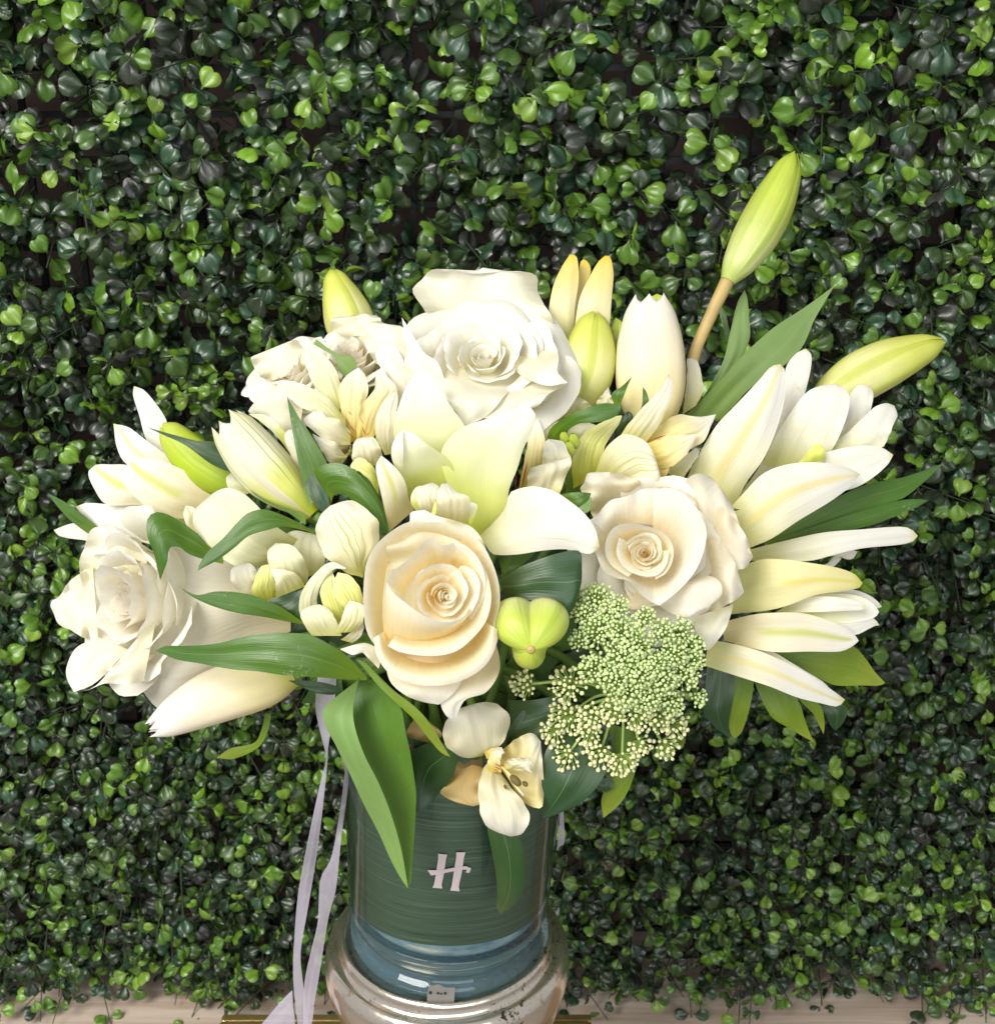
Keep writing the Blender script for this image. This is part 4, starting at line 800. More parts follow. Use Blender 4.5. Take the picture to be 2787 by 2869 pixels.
# green bud seen end on, three lobes
T = flower('lily_bud', 'lime green three lobed bud seen end on beside the front rose', 'lily bud', 'I', 380, 640, 0.545, bg)
cen = pt('I', 372, 735, 0.503); X, Y, Z = frame(camvec((0.0, -0.22, 1.0)))
nt = 96; nr = 18
lobes = [(math.radians(43), 1.24), (math.radians(137), 1.26), (math.radians(268), .95)]
V = []; uvs = []
for j in range(nr):
    t = j / (nr - 1)
    for k in range(nt):
        a = 2 * math.pi * k / nt
        lob = 0.0
        for a0, s_ in lobes:
            dd = (a - a0 + math.pi) % (2 * math.pi) - math.pi
            lob = max(lob, s_ * max(0.0, math.cos(min(abs(dd) * 1.28, 1.57)))**0.55, 0.62)
        rr = 0.0150 * lob * (math.sin(t * math.pi * .56)**0.8 if t < .9 else math.sin(.9 * math.pi * .56)**.8 * (1 - (t - .9) * 4.2))
        cusp = 1.75 - 0.72 * lob
        zz = -0.0215 * (t**1.7) * cusp + 0.0
        q = cen + rr * math.cos(a) * X + rr * math.sin(a) * Y + zz * Z + Y * 0.0015 * t
        V.append(q); uvs.append(((k * 3 / nt + .1) % 1, 1 - t))
F = [(j * nt + k, j * nt + (k + 1) % nt, (j + 1) * nt + (k + 1) % nt, (j + 1) * nt + k) for j in range(nr - 1) for k in range(nt)]
build('body', V, F, M['bud_lime'], T, uvs)
v_, f_, uv_ = lathe(spline(np.array([(.0002, .0012), (.0012, .0009), (.0018, .0001), (.002, -.0012)]), 8), 12)
build('tip', cen + v_[:, 0:1] * X + v_[:, 1:2] * Y + v_[:, 2:3] * Z, f_, M['stem_brown'], T)
S(T, 'leaf', M['leaf_dark'], 'H', [(270, 900), (400, 800), (550, 735), (720, 680), (880, 665), (898, 800), (895, 905)], [(290, 980), (420, 1055), (560, 1075), (700, 1120), (795, 1142), (860, 1040), (895, 905)], [.528, .522, .524], b=.15)

# ================================================================== ALSTROEMERIA
ag = 'white alstroemeria blooms of the bouquet'
def flecks(T, z, segs, d):
    for (x0, y0, x1, y1, w_) in segs:
        n = np.array([y0 - y1, x1 - x0], float); n /= np.linalg.norm(n); m = ((x0 + x1) / 2, (y0 + y1) / 2)
        S(T, 'fleck', M['streak'], z, [(x0, y0), (m[0] + n[0] * w_, m[1] + n[1] * w_), (x1, y1)], [(x0, y0), (m[0] - n[0] * w_, m[1] - n[1] * w_), (x1, y1)], [d, d, d], b=.1, nu=3, nv=6, thick=.0002)

T = flower('alstroemeria', 'open white alstroemeria with red flecked throat left of the centre lily', 'alstroemeria', 'A', 1060, 1640, 0.59, ag)
S(T, 'petal', M['alstro_green'], 'A', [(920, 1400), (780, 1200), (720, 1080), (690, 980), (695, 880), (715, 815)], [(980, 1320), (960, 1150), (920, 1040), (860, 960), (780, 900), (715, 815)], [.578, .577, .583], b=.2, ruf=.15)
S(T, 'petal', M['alstro_inner'], 'A', [(1010, 1600), (960, 1300), (955, 1180), (1000, 1100), (1100, 1030)], [(1120, 1600), (1150, 1300), (1175, 1200), (1150, 1090), (1100, 1030)], [.578, .573, .578], b=.25, ruf=.15)
S(T, 'petal', M['alstro_inner'], 'A', [(1080, 1620), (1100, 1400), (1150, 1280), (1220, 1200), (1230, 1080), (1280, 1030)], [(1200, 1600), (1290, 1400), (1390, 1220), (1380, 1160), (1330, 1110), (1280, 1030)], [.574, .569, .575], b=.1, ruf=.3, jag=1.5)
S(T, 'petal', M['alstro'], 'A', [(1300, 1700), (1230, 1540), (1230, 1430), (1290, 1290), (1392, 1200)], [(1350, 1690), (1400, 1480), (1390, 1350), (1402, 1280), (1392, 1200)], [.570, .563, .568], b=.35)
S(T, 'petal', M['alstro_green'], 'A', [(1000, 1560), (800, 1390), (650, 1330), (540, 1230), (480, 1160), (415, 1150)], [(1000, 1420), (880, 1280), (780, 1210), (650, 1150), (530, 1130), (415, 1150)], [.572, .566, .572], b=.35, ruf=.1)
S(T, 'petal', M['alstro'], 'A', [(1040, 1650), (850, 1590), (750, 1510), (680, 1430), (770, 1355)], [(1040, 1520), (950, 1430), (850, 1400), (820, 1370), (770, 1355)], [.568, .562, .564], b=.2, ruf=.2)
S(T, 'petal', M['alstro'], 'Q', [(420, 560), (290, 560), (200, 440), (130, 320), (90, 245)], [(520, 420), (420, 400), (330, 330), (240, 310), (90, 245)], [.566, .560, .562], b=.15, ruf=.25)
S(T, 'petal', M['alstro'], 'Q', [(560, 650), (520, 520), (525, 400), (560, 310), (650, 280)], [(830, 560), (840, 460), (790, 340), (740, 285), (650, 280)], [.556, .549, .552], b=.35, ruf=.1)
S(T, 'petal', M['alstro_lime'], 'Q', [(800, 900), (700, 740), (590, 650), (500, 600), (545, 520)], [(800, 720), (760, 620), (680, 540), (600, 500), (545, 520)], [.548, .544, .546], b=.35)
S(T, 'anther', M['anther'], 'Q', [(445, 475), (400, 420), (395, 370)], [(470, 450), (500, 370), (395, 370)], [.561, .559, .559], b=.3)
flecks(T, 'Q', [(450, 210, 560, 315, 5), (485, 145, 560, 243, 5), (450, 75, 500, 165, 3), (620, 165, 668, 272, 5), (672, 275, 700, 228, 4), (470, 0, 522, 55, 4), (490, 345, 530, 380, 4), (605, 70, 640, 150, 3)], .5615)
S(T, 'leaf', M['leaf_light'], 'A', [(1020, 1110), (950, 1060), (920, 960), (820, 890), (760, 850), (780, 815)], [(1090, 1010), (1040, 935), (960, 935), (870, 885), (800, 830), (780, 815)], [.583, .585, .590], b=.2)
S(T, 'leaf', M['leaf'], 'A', [(720, 2100), (660, 1850), (620, 1650), (580, 1420), (555, 1252)], [(900, 1900), (850, 1740), (740, 1550), (640, 1400), (555, 1252)], [.552, .552, .556], b=-.15)
S(T, 'leaf', M['leaf'], 'Q', [(285, 1010), (220, 850), (110, 650), (230, 575), (400, 565), (560, 650), (720, 830), (830, 1020), (905, 1290)], [(300, 1030), (300, 990), (330, 900), (430, 900), (520, 960), (640, 1030), (760, 1150), (850, 1300), (905, 1330)], [.549, .541, .538, .540], b=.3)
S(T, 'leaf', M['leaf_dark'], 'Q', [(20, 760), (60, 900), (130, 1010), (230, 1120)], [(120, 650), (200, 760), (260, 900), (290, 1030)], [.547, .546, .546], b=.1)
S(T, 'petal', M['alstro_bud'], 'A', [(600, 1720), (480, 1560), (360, 1450), (262, 1385)], [(620, 1640), (520, 1500), (400, 1400), (262, 1385)], [.572, .570, .574], b=.3)
S(T, 'petal', M['alstro'], 'A', [(660, 1920), (580, 1700), (530, 1560), (560, 1510), (600, 1500)], [(760, 1850), (720, 1700), (680, 1600), (640, 1530), (600, 1500)], [.566, .563, .566], b=.2, ruf=.2)

T = flower('alstroemeria', 'green striped white alstroemeria bud leaning left of the dark pointed leaf', 'alstroemeria', 'E', 1860, 940, 0.56, ag)
bud(T, pt('E', 1850, 930, 0.562), pt('E', 1250, 280, 0.560), rpx(178 / 2.38, .56), M['alstro_bud'], mat_in=M['alstro'], spin=0.2, bend=0.03, prof=[.30, .52, .74, .90, 1.0, 1.02, 1.0, .92, .80, .52], open_=.05, tips=.10, ridge=.05)
S(T, 'leaf', M['leaf'], 'E', [(1850, 1040), (1700, 960), (1530, 898), (1420, 920), (1340, 990), (1250, 1090), (1150, 1180), (1095, 1260), (1080, 1310)], [(1860, 1055), (1650, 1012), (1560, 1032), (1420, 1075), (1330, 1150), (1220, 1232), (1150, 1270), (1120, 1284), (1080, 1310)], [.556, .546, .544, .542], b=.25)
S(T, 'leaf', M['leaf'], 'E', [(1800, 1000), (1650, 900), (1500, 830), (1420, 765)], [(1800, 930), (1650, 880), (1530, 830), (1420, 765)], [.553, .552, .555], b=.2)
S(T, 'leaf', M['leaf'], 'E', [(1260, 1200), (1150, 1140), (1080, 1060), (900, 940), (800, 915), (745, 960), (745, 1080), (790, 1200), (830, 1372)], [(1250, 1262), (1100, 1225), (1010, 1190), (960, 1150), (900, 1150), (885, 1190), (880, 1240), (850, 1320), (830, 1372)], [.562, .556, .549, .552], b=.25)

T = flower('alstroemeria', 'pale alstroemeria facing away at the left, partly behind twisted leaf', 'alstroemeria', 'E', 1650, 1150, 0.58, ag)
S(T, 'petal', M['alstro_shade'], 'E', [(1600, 1250), (1400, 1290), (1230, 1220), (1110, 1100), (1050, 1000), (1060, 900), (1130, 840)], [(1800, 1120), (1640, 1040), (1560, 960), (1490, 890), (1400, 800), (1280, 755), (1190, 785), (1130, 840)], [.570, .560, .563, .572], b=.25, ruf=.1)
S(T, 'petal', M['alstro_shade'], 'E', [(1400, 800), (1290, 760), (1270, 690), (1320, 635)], [(1480, 760), (1450, 740), (1400, 660), (1320, 635)], [.585, .583, .585], b=.2)
S(T, 'petal', M['alstro_shade'], 'E', [(1700, 1400), (1640, 1250), (1640, 1100), (1720, 1040), (1850, 1060)], [(1920, 1300), (1930, 1200), (1915, 1120), (1900, 1080), (1850, 1060)], [.572, .568, .570], b=.15)
S(T, 'petal', M['alstro'], 'E', [(1480, 1500), (1350, 1440), (1300, 1360), (1310, 1290), (1410, 1252)], [(1540, 1420), (1500, 1380), (1470, 1300), (1440, 1265), (1410, 1252)], [.566, .559, .558], b=.3, ruf=.15)
S(T, 'petal', M['alstro_lime'], 'E', [(1500, 1520), (1440, 1450), (1470, 1340), (1500, 1280), (1560, 1262)], [(1600, 1480), (1600, 1400), (1595, 1320), (1590, 1280), (1560, 1262)], [.562, .555, .556], b=.4)
S(T, 'petal', M['alstro_shade'], 'E', [(1600, 1490), (1590, 1380), (1560, 1280), (1545, 1180), (1600, 1122)], [(1810, 1400), (1815, 1310), (1770, 1200), (1700, 1135), (1600, 1122)], [.564, .551, .555], b=.35, ruf=.1)
S(T, 'petal', M['alstro_green'], 'E', [(1600, 1490), (1600, 1420), (1590, 1350), (1560, 1300)], [(1800, 1410), (1740, 1330), (1650, 1300), (1560, 1300)], [.556, .548, .549], b=.3)
S(T, 'leaf', M['leaf'], 'E', [(1790, 1655), (1600, 1530), (1400, 1460), (1200, 1445), (1080, 1470), (1000, 1440), (955, 1410)], [(1770, 1665), (1500, 1612), (1350, 1590), (1200, 1550), (1080, 1500), (1000, 1450), (955, 1410)], [.556, .548, .546], b=.2)
S(T, 'leaf', M['leaf_dark'], 'E', [(1550, 1500), (1640, 1470), (1720, 1430), (1800, 1390)], [(1700, 1640), (1760, 1640), (1800, 1600), (1830, 1480)], [.558, .557, .557], b=.1)

T = flower('alstroemeria', 'half closed green white alstroemeria touching the left of the front rose', 'alstroemeria', 'G', 720, 1200, 0.56, ag)
S(T, 'petal', M['alstro_green'], 'G', [(860, 868), (720, 820), (600, 730), (530, 620), (503, 500), (530, 400), (610, 318)], [(868, 830), (900, 720), (985, 580), (978, 450), (920, 370), (830, 300), (740, 278), (610, 318)], [.540, .532, .531, .534], b=.25, ruf=.18, jag=1.8)
S(T, 'petal', M['alstro_shade'], 'G', [(560, 1310), (400, 1180), (372, 1060), (420, 930), (500, 830), (620, 745), (730, 790)], [(600, 1200), (520, 1120), (525, 960), (590, 850), (650, 800), (700, 800), (730, 800)], [.540, .531, .528], b=.4, ruf=.15)
S(T, 'petal', M['alstro_lime'], 'G', [(680, 1300), (600, 1180), (540, 1020), (545, 920), (620, 800)], [(760, 1220), (740, 1100), (690, 980), (650, 880), (620, 800)], [.538, .530, .532], b=.4)
S(T, 'petal', M['alstro_lime'], 'G', [(780, 1260), (720, 1100), (640, 1000), (640, 900), (670, 825)], [(850, 1200), (868, 1060), (830, 930), (760, 850), (670, 825)], [.535, .526, .529], b=.4)
S(T, 'petal', M['alstro_shade'], 'G', [(470, 1310), (400, 1200), (390, 1130), (470, 1080), (530, 1070)], [(700, 1310), (660, 1200), (620, 1130), (580, 1090), (530, 1070)], [.530, .526, .528], b=.3)
S(T, 'petal', M['alstro_green'], 'G', [(640, 1290), (690, 1200), (720, 1110), (760, 1040)], [(790, 1280), (860, 1200), (865, 1080), (760, 1040)], [.528, .523, .525], b=.35)
S(T, 'petal', M['alstro'], 'G', [(690, 1340), (770, 1280), (800, 1210), (860, 1180)], [(780, 1365), (840, 1320), (868, 1250), (860, 1180)], [.534, .530, .530], b=.3)

T = flower('alstroemeria', 'small white alstroemeria tucked inside the centre lily behind the front rose', 'alstroemeria', 'Q', 1500, 1200, 0.555, ag)
S(T, 'petal', M['alstro'], 'Q', [(1380, 1150), (1240, 1060), (1225, 920), (1270, 810), (1370, 768)], [(1440, 1150), (1430, 1000), (1430, 900), (1444, 810), (1370, 768)], [.536, .524, .527], b=.4)
S(T, 'petal', M['alstro'], 'Q', [(1400, 1200), (1400, 1050), (1430, 900), (1470, 790), (1540, 775)], [(1760, 1200), (1775, 1050), (1760, 920), (1640, 870), (1540, 775)], [.534, .520, .525], b=.4, jag=1)
S(T, 'petal', M['lily_front'], 'Q', [(1230, 1100), (1150, 1000), (1150, 900), (1210, 815), (1300, 800)], [(1260, 1100), (1240, 1000), (1240, 900), (1270, 830), (1300, 800)], [.536, .531, .532], b=.2)
S(T, 'petal', M['lily_front'], 'Q', [(1760, 1230), (1770, 1100), (1775, 1000), (1790, 975)], [(1790, 1230), (1835, 1100), (1852, 1010), (1790, 975)], [.534, .530, .530], b=.2)
S(T, 'pistil', M['pistil'], 'Q', [(1365, 1110), (1385, 1030), (1405, 960)], [(1410, 1110), (1418, 1030), (1405, 960)], [.520, .519, .520], b=.4)

T = flower('alstroemeria', 'cream ruffled alstroemeria with dark red streak right of the centre lily', 'alstroemeria', 'O', 200, 1280, 0.585, ag)
S(T, 'petal', M['alstro_shade'], 'O', [(100, 950), (90, 800), (100, 710), (180, 690)], [(260, 920), (290, 800), (270, 730), (180, 690)], [.575, .572, .576], b=.1)
S(T, 'petal', M['alstro_inner'], 'O', [(-90, 1350), (-20, 1000), (20, 800), (80, 700)], [(120, 1250), (140, 1000), (140, 850), (80, 700)], [.572, .563, .567], b=.15)
S(T, 'petal', M['alstro'], 'O', [(130, 1300), (120, 1130), (135, 980), (145, 915), (180, 888)], [(280, 1300), (380, 1100), (350, 990), (300, 910), (180, 888)], [.566, .560, .564], b=.15, ruf=.3, jag=1)
S(T, 'petal', M['alstro'], 'O', [(-20, 1420), (-10, 1260), (20, 1150), (120, 1120)], [(270, 1420), (310, 1280), (385, 1090), (360, 1050), (230, 1080), (120, 1120)], [.558, .553, .556], b=.15, ruf=.3, jag=1)
flecks(T, 'B', [(975, 1990, 1028, 1740, 6), (930, 1960, 945, 1850, 5)], .552)
S(T, 'petal', M['alstro_shade'], 'O', [(90, 690), (75, 640), (100, 560), (190, 525), (300, 535)], [(280, 730), (310, 680), (330, 620), (330, 570), (300, 535)], [.585, .582, .586], b=.15, ruf=.15)
S(T, 'petal', M['alstro_shade'], 'O', [(290, 700), (300, 620), (320, 550), (400, 505)], [(560, 640), (560, 600), (500, 540), (400, 505)], [.587, .584, .588], b=.15, ruf=.15)
S(T, 'petal', M['alstro'], 'O', [(600, 600), (610, 550), (670, 480), (710, 422)], [(760, 600), (755, 560), (730, 490), (710, 422)], [.584, .582, .585], b=.1, ruf=.3)
S(T, 'leaf', M['leaf'], 'O', [(170, 880), (200, 790), (350, 680), (520, 610), (680, 568), (820, 585)], [(270, 905), (340, 820), (450, 752), (640, 735), (770, 690), (822, 630)], [.572, .562, .562], b=.2)
S(T, 'leaf', M['leaf'], 'O', [(770, 600), (740, 490), (830, 420), (922, 333)], [(810, 600), (850, 500), (880, 420), (922, 333)], [.581, .579, .582], b=.15)
S(T, 'leaf', M['leaf'], 'O', [(960, 690), (1005, 600), (1015, 500), (1016, 425)], [(1030, 650), (1070, 560), (1050, 470), (1016, 425)], [.578, .576, .578], b=.15)
S(T, 'leaf', M['leaf'], 'H', [(730, 235), (800, 220), (900, 215), (968, 222)], [(800, 300), (860, 340), (930, 330), (968, 222)], [.530, .527, .528], b=.1)
S(T, 'leaf', M['leaf_light'], 'H', [(800, 365), (860, 340), (930, 290), (970, 250)], [(800, 368), (900, 382), (960, 350), (972, 250)], [.522, .522, .524], b=.2)

T = flower('alstroemeria', 'open white alstroemeria with lime lined petal above the blush rose', 'alstroemeria', 'O', 900, 1150, 0.59, ag)
S(T, 'petal', M['alstro'], 'O', [(800, 880), (900, 740), (1060, 560), (1180, 440), (1215, 370), (1250, 310)], [(1050, 910), (1150, 780), (1230, 620), (1275, 500), (1282, 400), (1250, 310)], [.570, .563, .568], b=.35)
S(T, 'petal', M['alstro_inner'], 'O', [(1000, 950), (1180, 760), (1340, 668), (1480, 690), (1600, 680), (1667, 668)], [(1100, 1010), (1300, 1010), (1480, 960), (1570, 890), (1620, 780), (1667, 668)], [.576, .572, .578], b=.15, ruf=.15, jag=1)
S(T, 'petal', M['alstro_inner'], 'O', [(1000, 950), (1250, 860), (1400, 852), (1500, 843)], [(1130, 1160), (1260, 1140), (1400, 1030), (1460, 940), (1500, 843)], [.572, .566, .570], b=.15, fold=-.1)
S(T, 'petal', M['alstro_shade'], 'O', [(1220, 1180), (1400, 1030), (1490, 965)], [(1360, 1258), (1450, 1130), (1522, 1000), (1490, 965)], [.580, .578, .58], b=.2)
S(T, 'petal', M['alstro_green'], 'O', [(590, 1200), (640, 1060), (720, 930), (840, 850), (930, 855), (1050, 920), (1140, 1080), (1135, 1150)], [(850, 1330), (950, 1320), (1060, 1310), (1165, 1300), (1175, 1220), (1165, 1180), (1150, 1160), (1135, 1150)], [.572, .560, .556, .556], b=.45)
S(T, 'petal', M['alstro_lime'], 'O', [(400, 1330), (390, 1050), (480, 850), (600, 770), (750, 690), (832, 678)], [(640, 1200), (660, 1020), (720, 880), (790, 780), (825, 710), (832, 678)], [.582, .577, .582], b=.1)
S(T, 'petal', M['alstro_shade'], 'O', [(360, 960), (340, 840), (420, 760), (540, 740)], [(620, 1000), (640, 860), (620, 780), (540, 740)], [.586, .584, .588], b=.1)
S(T, 'petal', M['alstro_shade'], 'O', [(1160, 1320), (1190, 1270), (1280, 1215), (1350, 1280)], [(1400, 1420), (1450, 1400), (1420, 1330), (1350, 1280)], [.566, .564, .566], b=.15)
S(T, 'anther', M['tan'], 'O', [(1150, 1220), (1160, 1160), (1200, 1160), (1255, 1140)], [(1190, 1260), (1210, 1230), (1240, 1190), (1255, 1140)], [.562, .561, .562], b=.3)
flecks(T, 'O', [(1100, 893, 1225, 853, 5), (1050, 908, 1090, 893, 4)], .5655)
for (x, y, r) in ((325, 885, 42), (410, 900, 46), (370, 970, 44)):
    c = px('O', [(x, y)])[0]; b0 = P(c + np.array([6, 22]), np.array(.571)); t0 = P(c + np.array([-6, -20]), np.array(.565))
    bud(T, b0, t0, rpx(r / 3.17, .568), M['bud_lime'], prof=[.3, .75, 1, 1, .85, .4], ridge=.15)
S(T, 'leaf', M['leaf_olive'], 'O', [(330, 1370), (350, 1180), (420, 1060), (560, 1000)], [(480, 1370), (560, 1250), (650, 1100), (560, 1000)], [.590, .588, .588], b=.1)
S(T, 'leaf', M['leaf_dark'], 'O', [(780, 880), (790, 760), (840, 690), (880, 640)], [(900, 800), (930, 720), (920, 660), (880, 640)], [.592, .590, .590], b=.1)

T = flower('alstroemeria', 'white alstroemeria with brown anthers hanging over the vase rim', 'alstroemeria', 'K', 1330, 640, 0.56, ag)
S(T, 'petal', M['alstro'], 'K', [(1310, 640), (1200, 652), (1110, 610), (1048, 520), (1060, 430), (1130, 340), (1220, 300)], [(1340, 610), (1430, 570), (1480, 480), (1497, 390), (1425, 300), (1330, 280), (1220, 300)], [.552, .543, .540, .545], b=.15, ruf=.25, jag=1.5)
S(T, 'petal', M['alstro_inner'], 'K', [(1380, 640), (1480, 570), (1560, 510), (1650, 488), (1700, 540)], [(1500, 820), (1560, 920), (1640, 980), (1710, 975), (1718, 760), (1700, 540)], [.556, .552, .550, .553], b=.1, ruf=.2, jag=1)
S(T, 'petal', M['alstro'], 'K', [(1370, 660), (1310, 740), (1283, 880), (1300, 1020), (1340, 1110), (1420, 1150), (1500, 1178)], [(1440, 760), (1520, 870), (1590, 950), (1627, 1050), (1612, 1110), (1570, 1160), (1500, 1178)], [.550, .540, .540, .546], b=.2, ruf=.18, jag=1.4)
S(T, 'petal', M['alstro_inner'], 'K', [(1350, 740), (1350, 660), (1390, 605), (1450, 610)], [(1440, 750), (1430, 690), (1440, 640), (1450, 610)], [.545, .541, .541], b=.35, ruf=.2)
S(T, 'petal', M['alstro'], 'K', [(1450, 720), (1470, 670), (1540, 650), (1630, 655)], [(1560, 740), (1600, 745), (1645, 745), (1645, 700), (1630, 655)], [.543, .539, .541], b=.2, ruf=.4)
S(T, 'throat', M['alstro_inner'], 'K', [(1320, 600), (1380, 580), (1440, 580)], [(1340, 660), (1400, 640), (1460, 620)], [.548, .546, .547], b=.3)
flecks(T, 'K', [(1395, 690, 1440, 715, 3), (1393, 708, 1440, 735, 3), (1390, 725, 1425, 752, 3), (1392, 745, 1420, 765, 3)], .5385)
for nm, x0, y0, x1, y1, r in (('anther', 1500, 770, 1568, 838, 26), ('anther', 1582, 812, 1612, 840, 16), ('anther', 1458, 832, 1472, 860, 10)):
    bud(T, pt('K', x0, y0, .540), pt('K', x1, y1, .538), rpx(r / 2.38, .54), M['anther'], prof=[.4, .85, 1, 1, .85, .4], ridge=0)
tube(T, 'filament', M['alstro_inner'], [pt('K', 1420, 690, .545), pt('K', 1470, 740, .542), pt('K', 1520, 790, .540)], .0006, 6, 8)
tube(T, 'filament', M['alstro_inner'], [pt('K', 1440, 700, .545), pt('K', 1520, 820, .541), pt('K', 1590, 905, .540)], .0006, 6, 8)
S(T, 'petal', M['tan'], 'K', [(790, 620), (810, 470), (860, 400), (940, 400)], [(830, 622), (950, 560), (1040, 510), (1030, 470), (940, 400)], [.560, .559, .560], b=.2, ruf=.3)
S(T, 'petal', M['tan'], 'K', [(1150, 640), (1120, 740), (1070, 830), (1030, 885), (1130, 945), (1250, 975)], [(1310, 640), (1315, 700), (1310, 800), (1290, 900), (1290, 960), (1250, 975)], [.560, .556, .557], b=.2, ruf=.25)

# ================================================================== big leaves hanging over the vase
T = flower('lily_leaf_stem', 'broad folded green leaves hanging over the vase front, left of the letter', 'leaves', 'K', 500, 120, 0.56, None)
lf = S(T, 'leaf', M['leaf_fold'], 'K', [(480, 150), (430, 300), (440, 450), (500, 620), (590, 820), (670, 1020), (740, 1240), (790, 1420), (815, 1522)],
  [(600, 120), (760, 300), (800, 480), (832, 620), (860, 800), (870, 900), (862, 1100), (845, 1330), (832, 1490), (815, 1522)], [.548, .538, .540, .551, .557], b=[-.1, -.4, -.5, -.4, 0], dl=[0, .006, .008, .005, 0], dr=[0, -.010, -.010, -.006, 0], nu=13, nv=36)
S(lf, 'folded_edge', M['leaf_edge'], 'K', [(500, 120), (330, 250), (250, 330), (258, 420), (330, 560), (420, 740), (520, 960), (620, 1150), (700, 1330), (770, 1460), (815, 1522)],
  [(490, 120), (452, 290), (458, 430), (520, 620), (620, 820), (700, 1020), (770, 1260), (805, 1450), (815, 1522)], [.535, .522, .520, .536, .556], b=.25, dl=[0, .010, .012, .008, 0], nu=11, nv=36)
S(T, 'leaf', M['leaf_olive'], 'K', [(470, -10), (600, 150), (700, 250), (850, 390), (960, 530), (1040, 620), (1097, 645)], [(540, 20), (720, 200), (850, 300), (930, 380), (1000, 480), (1050, 570), (1097, 645)], [.525, .522, .530], b=.2)
S(T, 'leaf', M['leaf_dark'], 'K', [(1160, 600), (1020, 545), (930, 560), (832, 622), (826, 800), (870, 1016)], [(1160, 620), (1125, 750), (1080, 830), (1030, 885), (950, 965), (870, 1016)], [.548, .552, .556, .556], b=.15)
S(T, 'leaf', M['leaf'], 'F', np.concatenate([px('G', [(900, 1640), (760, 1480), (650, 1400), (450, 1302), (250, 1287)]), px('F', [(1560, 770), (1400, 792), (1200, 842), (1000, 856), (860, 858), (795, 890)])]),
  np.concatenate([px('G', [(880, 1650), (750, 1645), (500, 1625), (250, 1610)]), px('F', [(1500, 1030), (1300, 1012), (1100, 975), (940, 948), (860, 915), (795, 890)])]), [.540, .526, .530, .545], b=.2, fold=.1, nv=40)
S(T, 'leaf', M['leaf_dark'], 'G', [(290, 1650), (480, 1655), (650, 1690), (710, 1740)], [(350, 1680), (480, 1740), (620, 1760), (710, 1740)], [.556, .554, .555], b=.2)
S(T, 'leaf', M['leaf_dark'], 'K', [(1345, 980), (1345, 1130), (1370, 1250), (1400, 1420), (1412, 1560), (1405, 1640), (1432, 1697)], [(1500, 980), (1550, 1150), (1592, 1280), (1602, 1420), (1582, 1540), (1530, 1630), (1432, 1697)], [.560, .566, .580], b=.35)
S(T, 'leaf', M['leaf_olive'], 'F', [(1530, 1300), (1510, 1400), (1460, 1500), (1300, 1540), (1210, 1600)], [(1570, 1320), (1550, 1420), (1490, 1530), (1320, 1610), (1210, 1605)], [.580, .583, .588], b=.25)

T = flower('leaf_spray', 'dark pointed leaves below the lacy green flower at the vase rim', 'leaves', 'I', 800, 1250, 0.565, None)
S(T, 'leaf', M['leaf_dark'], 'I', [(640, 1250), (490, 1500), (458, 1680), (453, 1850), (465, 2027)], [(950, 1350), (965, 1600), (890, 1760), (780, 1880), (600, 1980), (465, 2027)], [.557, .552, .556], b=.2)
S(T, 'leaf', M['leaf_olive'], 'I', [(960, 1300), (990, 1500), (975, 1700), (910, 1880), (925, 2020)], [(1150, 1350), (1190, 1550), (1140, 1750), (1060, 1900), (925, 2020)], [.566, .566, .572], b=.15)
S(T, 'leaf', M['leaf_dark'], 'I', [(860, 1750), (900, 1800), (950, 1825)], [(980, 1700), (1000, 1780), (950, 1825)], [.563, .563, .564], b=.15)
S(T, 'leaf', M['leaf_dark'], 'I', [(200, 1120), (380, 1120), (560, 1090), (700, 1080)], [(260, 1500), (420, 1420), (600, 1300), (700, 1080)], [.560, .556, .556], b=.15)
S(T, 'leaf', M['leaf_dark'], 'I', [(160, 1450), (230, 1300), (330, 1180), (390, 1150)], [(300, 1480), (380, 1350), (400, 1240), (390, 1150)], [.560, .558, .558], b=.15)
S(T, 'leaf', M['leaf'], 'I', [(140, 170), (200, 110), (260, 80)], [(150, 190), (230, 150), (278, 110), (260, 80)], [.545, .545, .545], b=.2)
S(T, 'leaf', M['leaf_dark'], 'J', [(-700, 1150), (-560, 1350), (-500, 1500)], [(-480, 1120), (-400, 1300), (-500, 1500)], [.575, .575, .578], b=.15)

# deep greenery between the flowers
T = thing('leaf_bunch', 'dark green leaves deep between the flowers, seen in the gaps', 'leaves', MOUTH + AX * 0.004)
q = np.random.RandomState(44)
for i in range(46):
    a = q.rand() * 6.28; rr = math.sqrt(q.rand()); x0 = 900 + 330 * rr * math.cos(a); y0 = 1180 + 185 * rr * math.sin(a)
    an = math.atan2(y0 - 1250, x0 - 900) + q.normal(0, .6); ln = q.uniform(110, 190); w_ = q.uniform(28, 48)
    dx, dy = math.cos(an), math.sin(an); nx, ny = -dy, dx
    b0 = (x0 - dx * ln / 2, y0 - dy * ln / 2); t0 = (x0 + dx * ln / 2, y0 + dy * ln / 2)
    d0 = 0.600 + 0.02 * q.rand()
    S(T, 'leaf', M['leaf_dark'] if q.rand() < .75 else M['leaf'], 'W', [b0, (x0 + nx * w_, y0 + ny * w_), t0], [b0, (x0 - nx * w_, y0 - ny * w_), t0], [d0, d0, d0 + .006], b=.3, nu=7, nv=12)

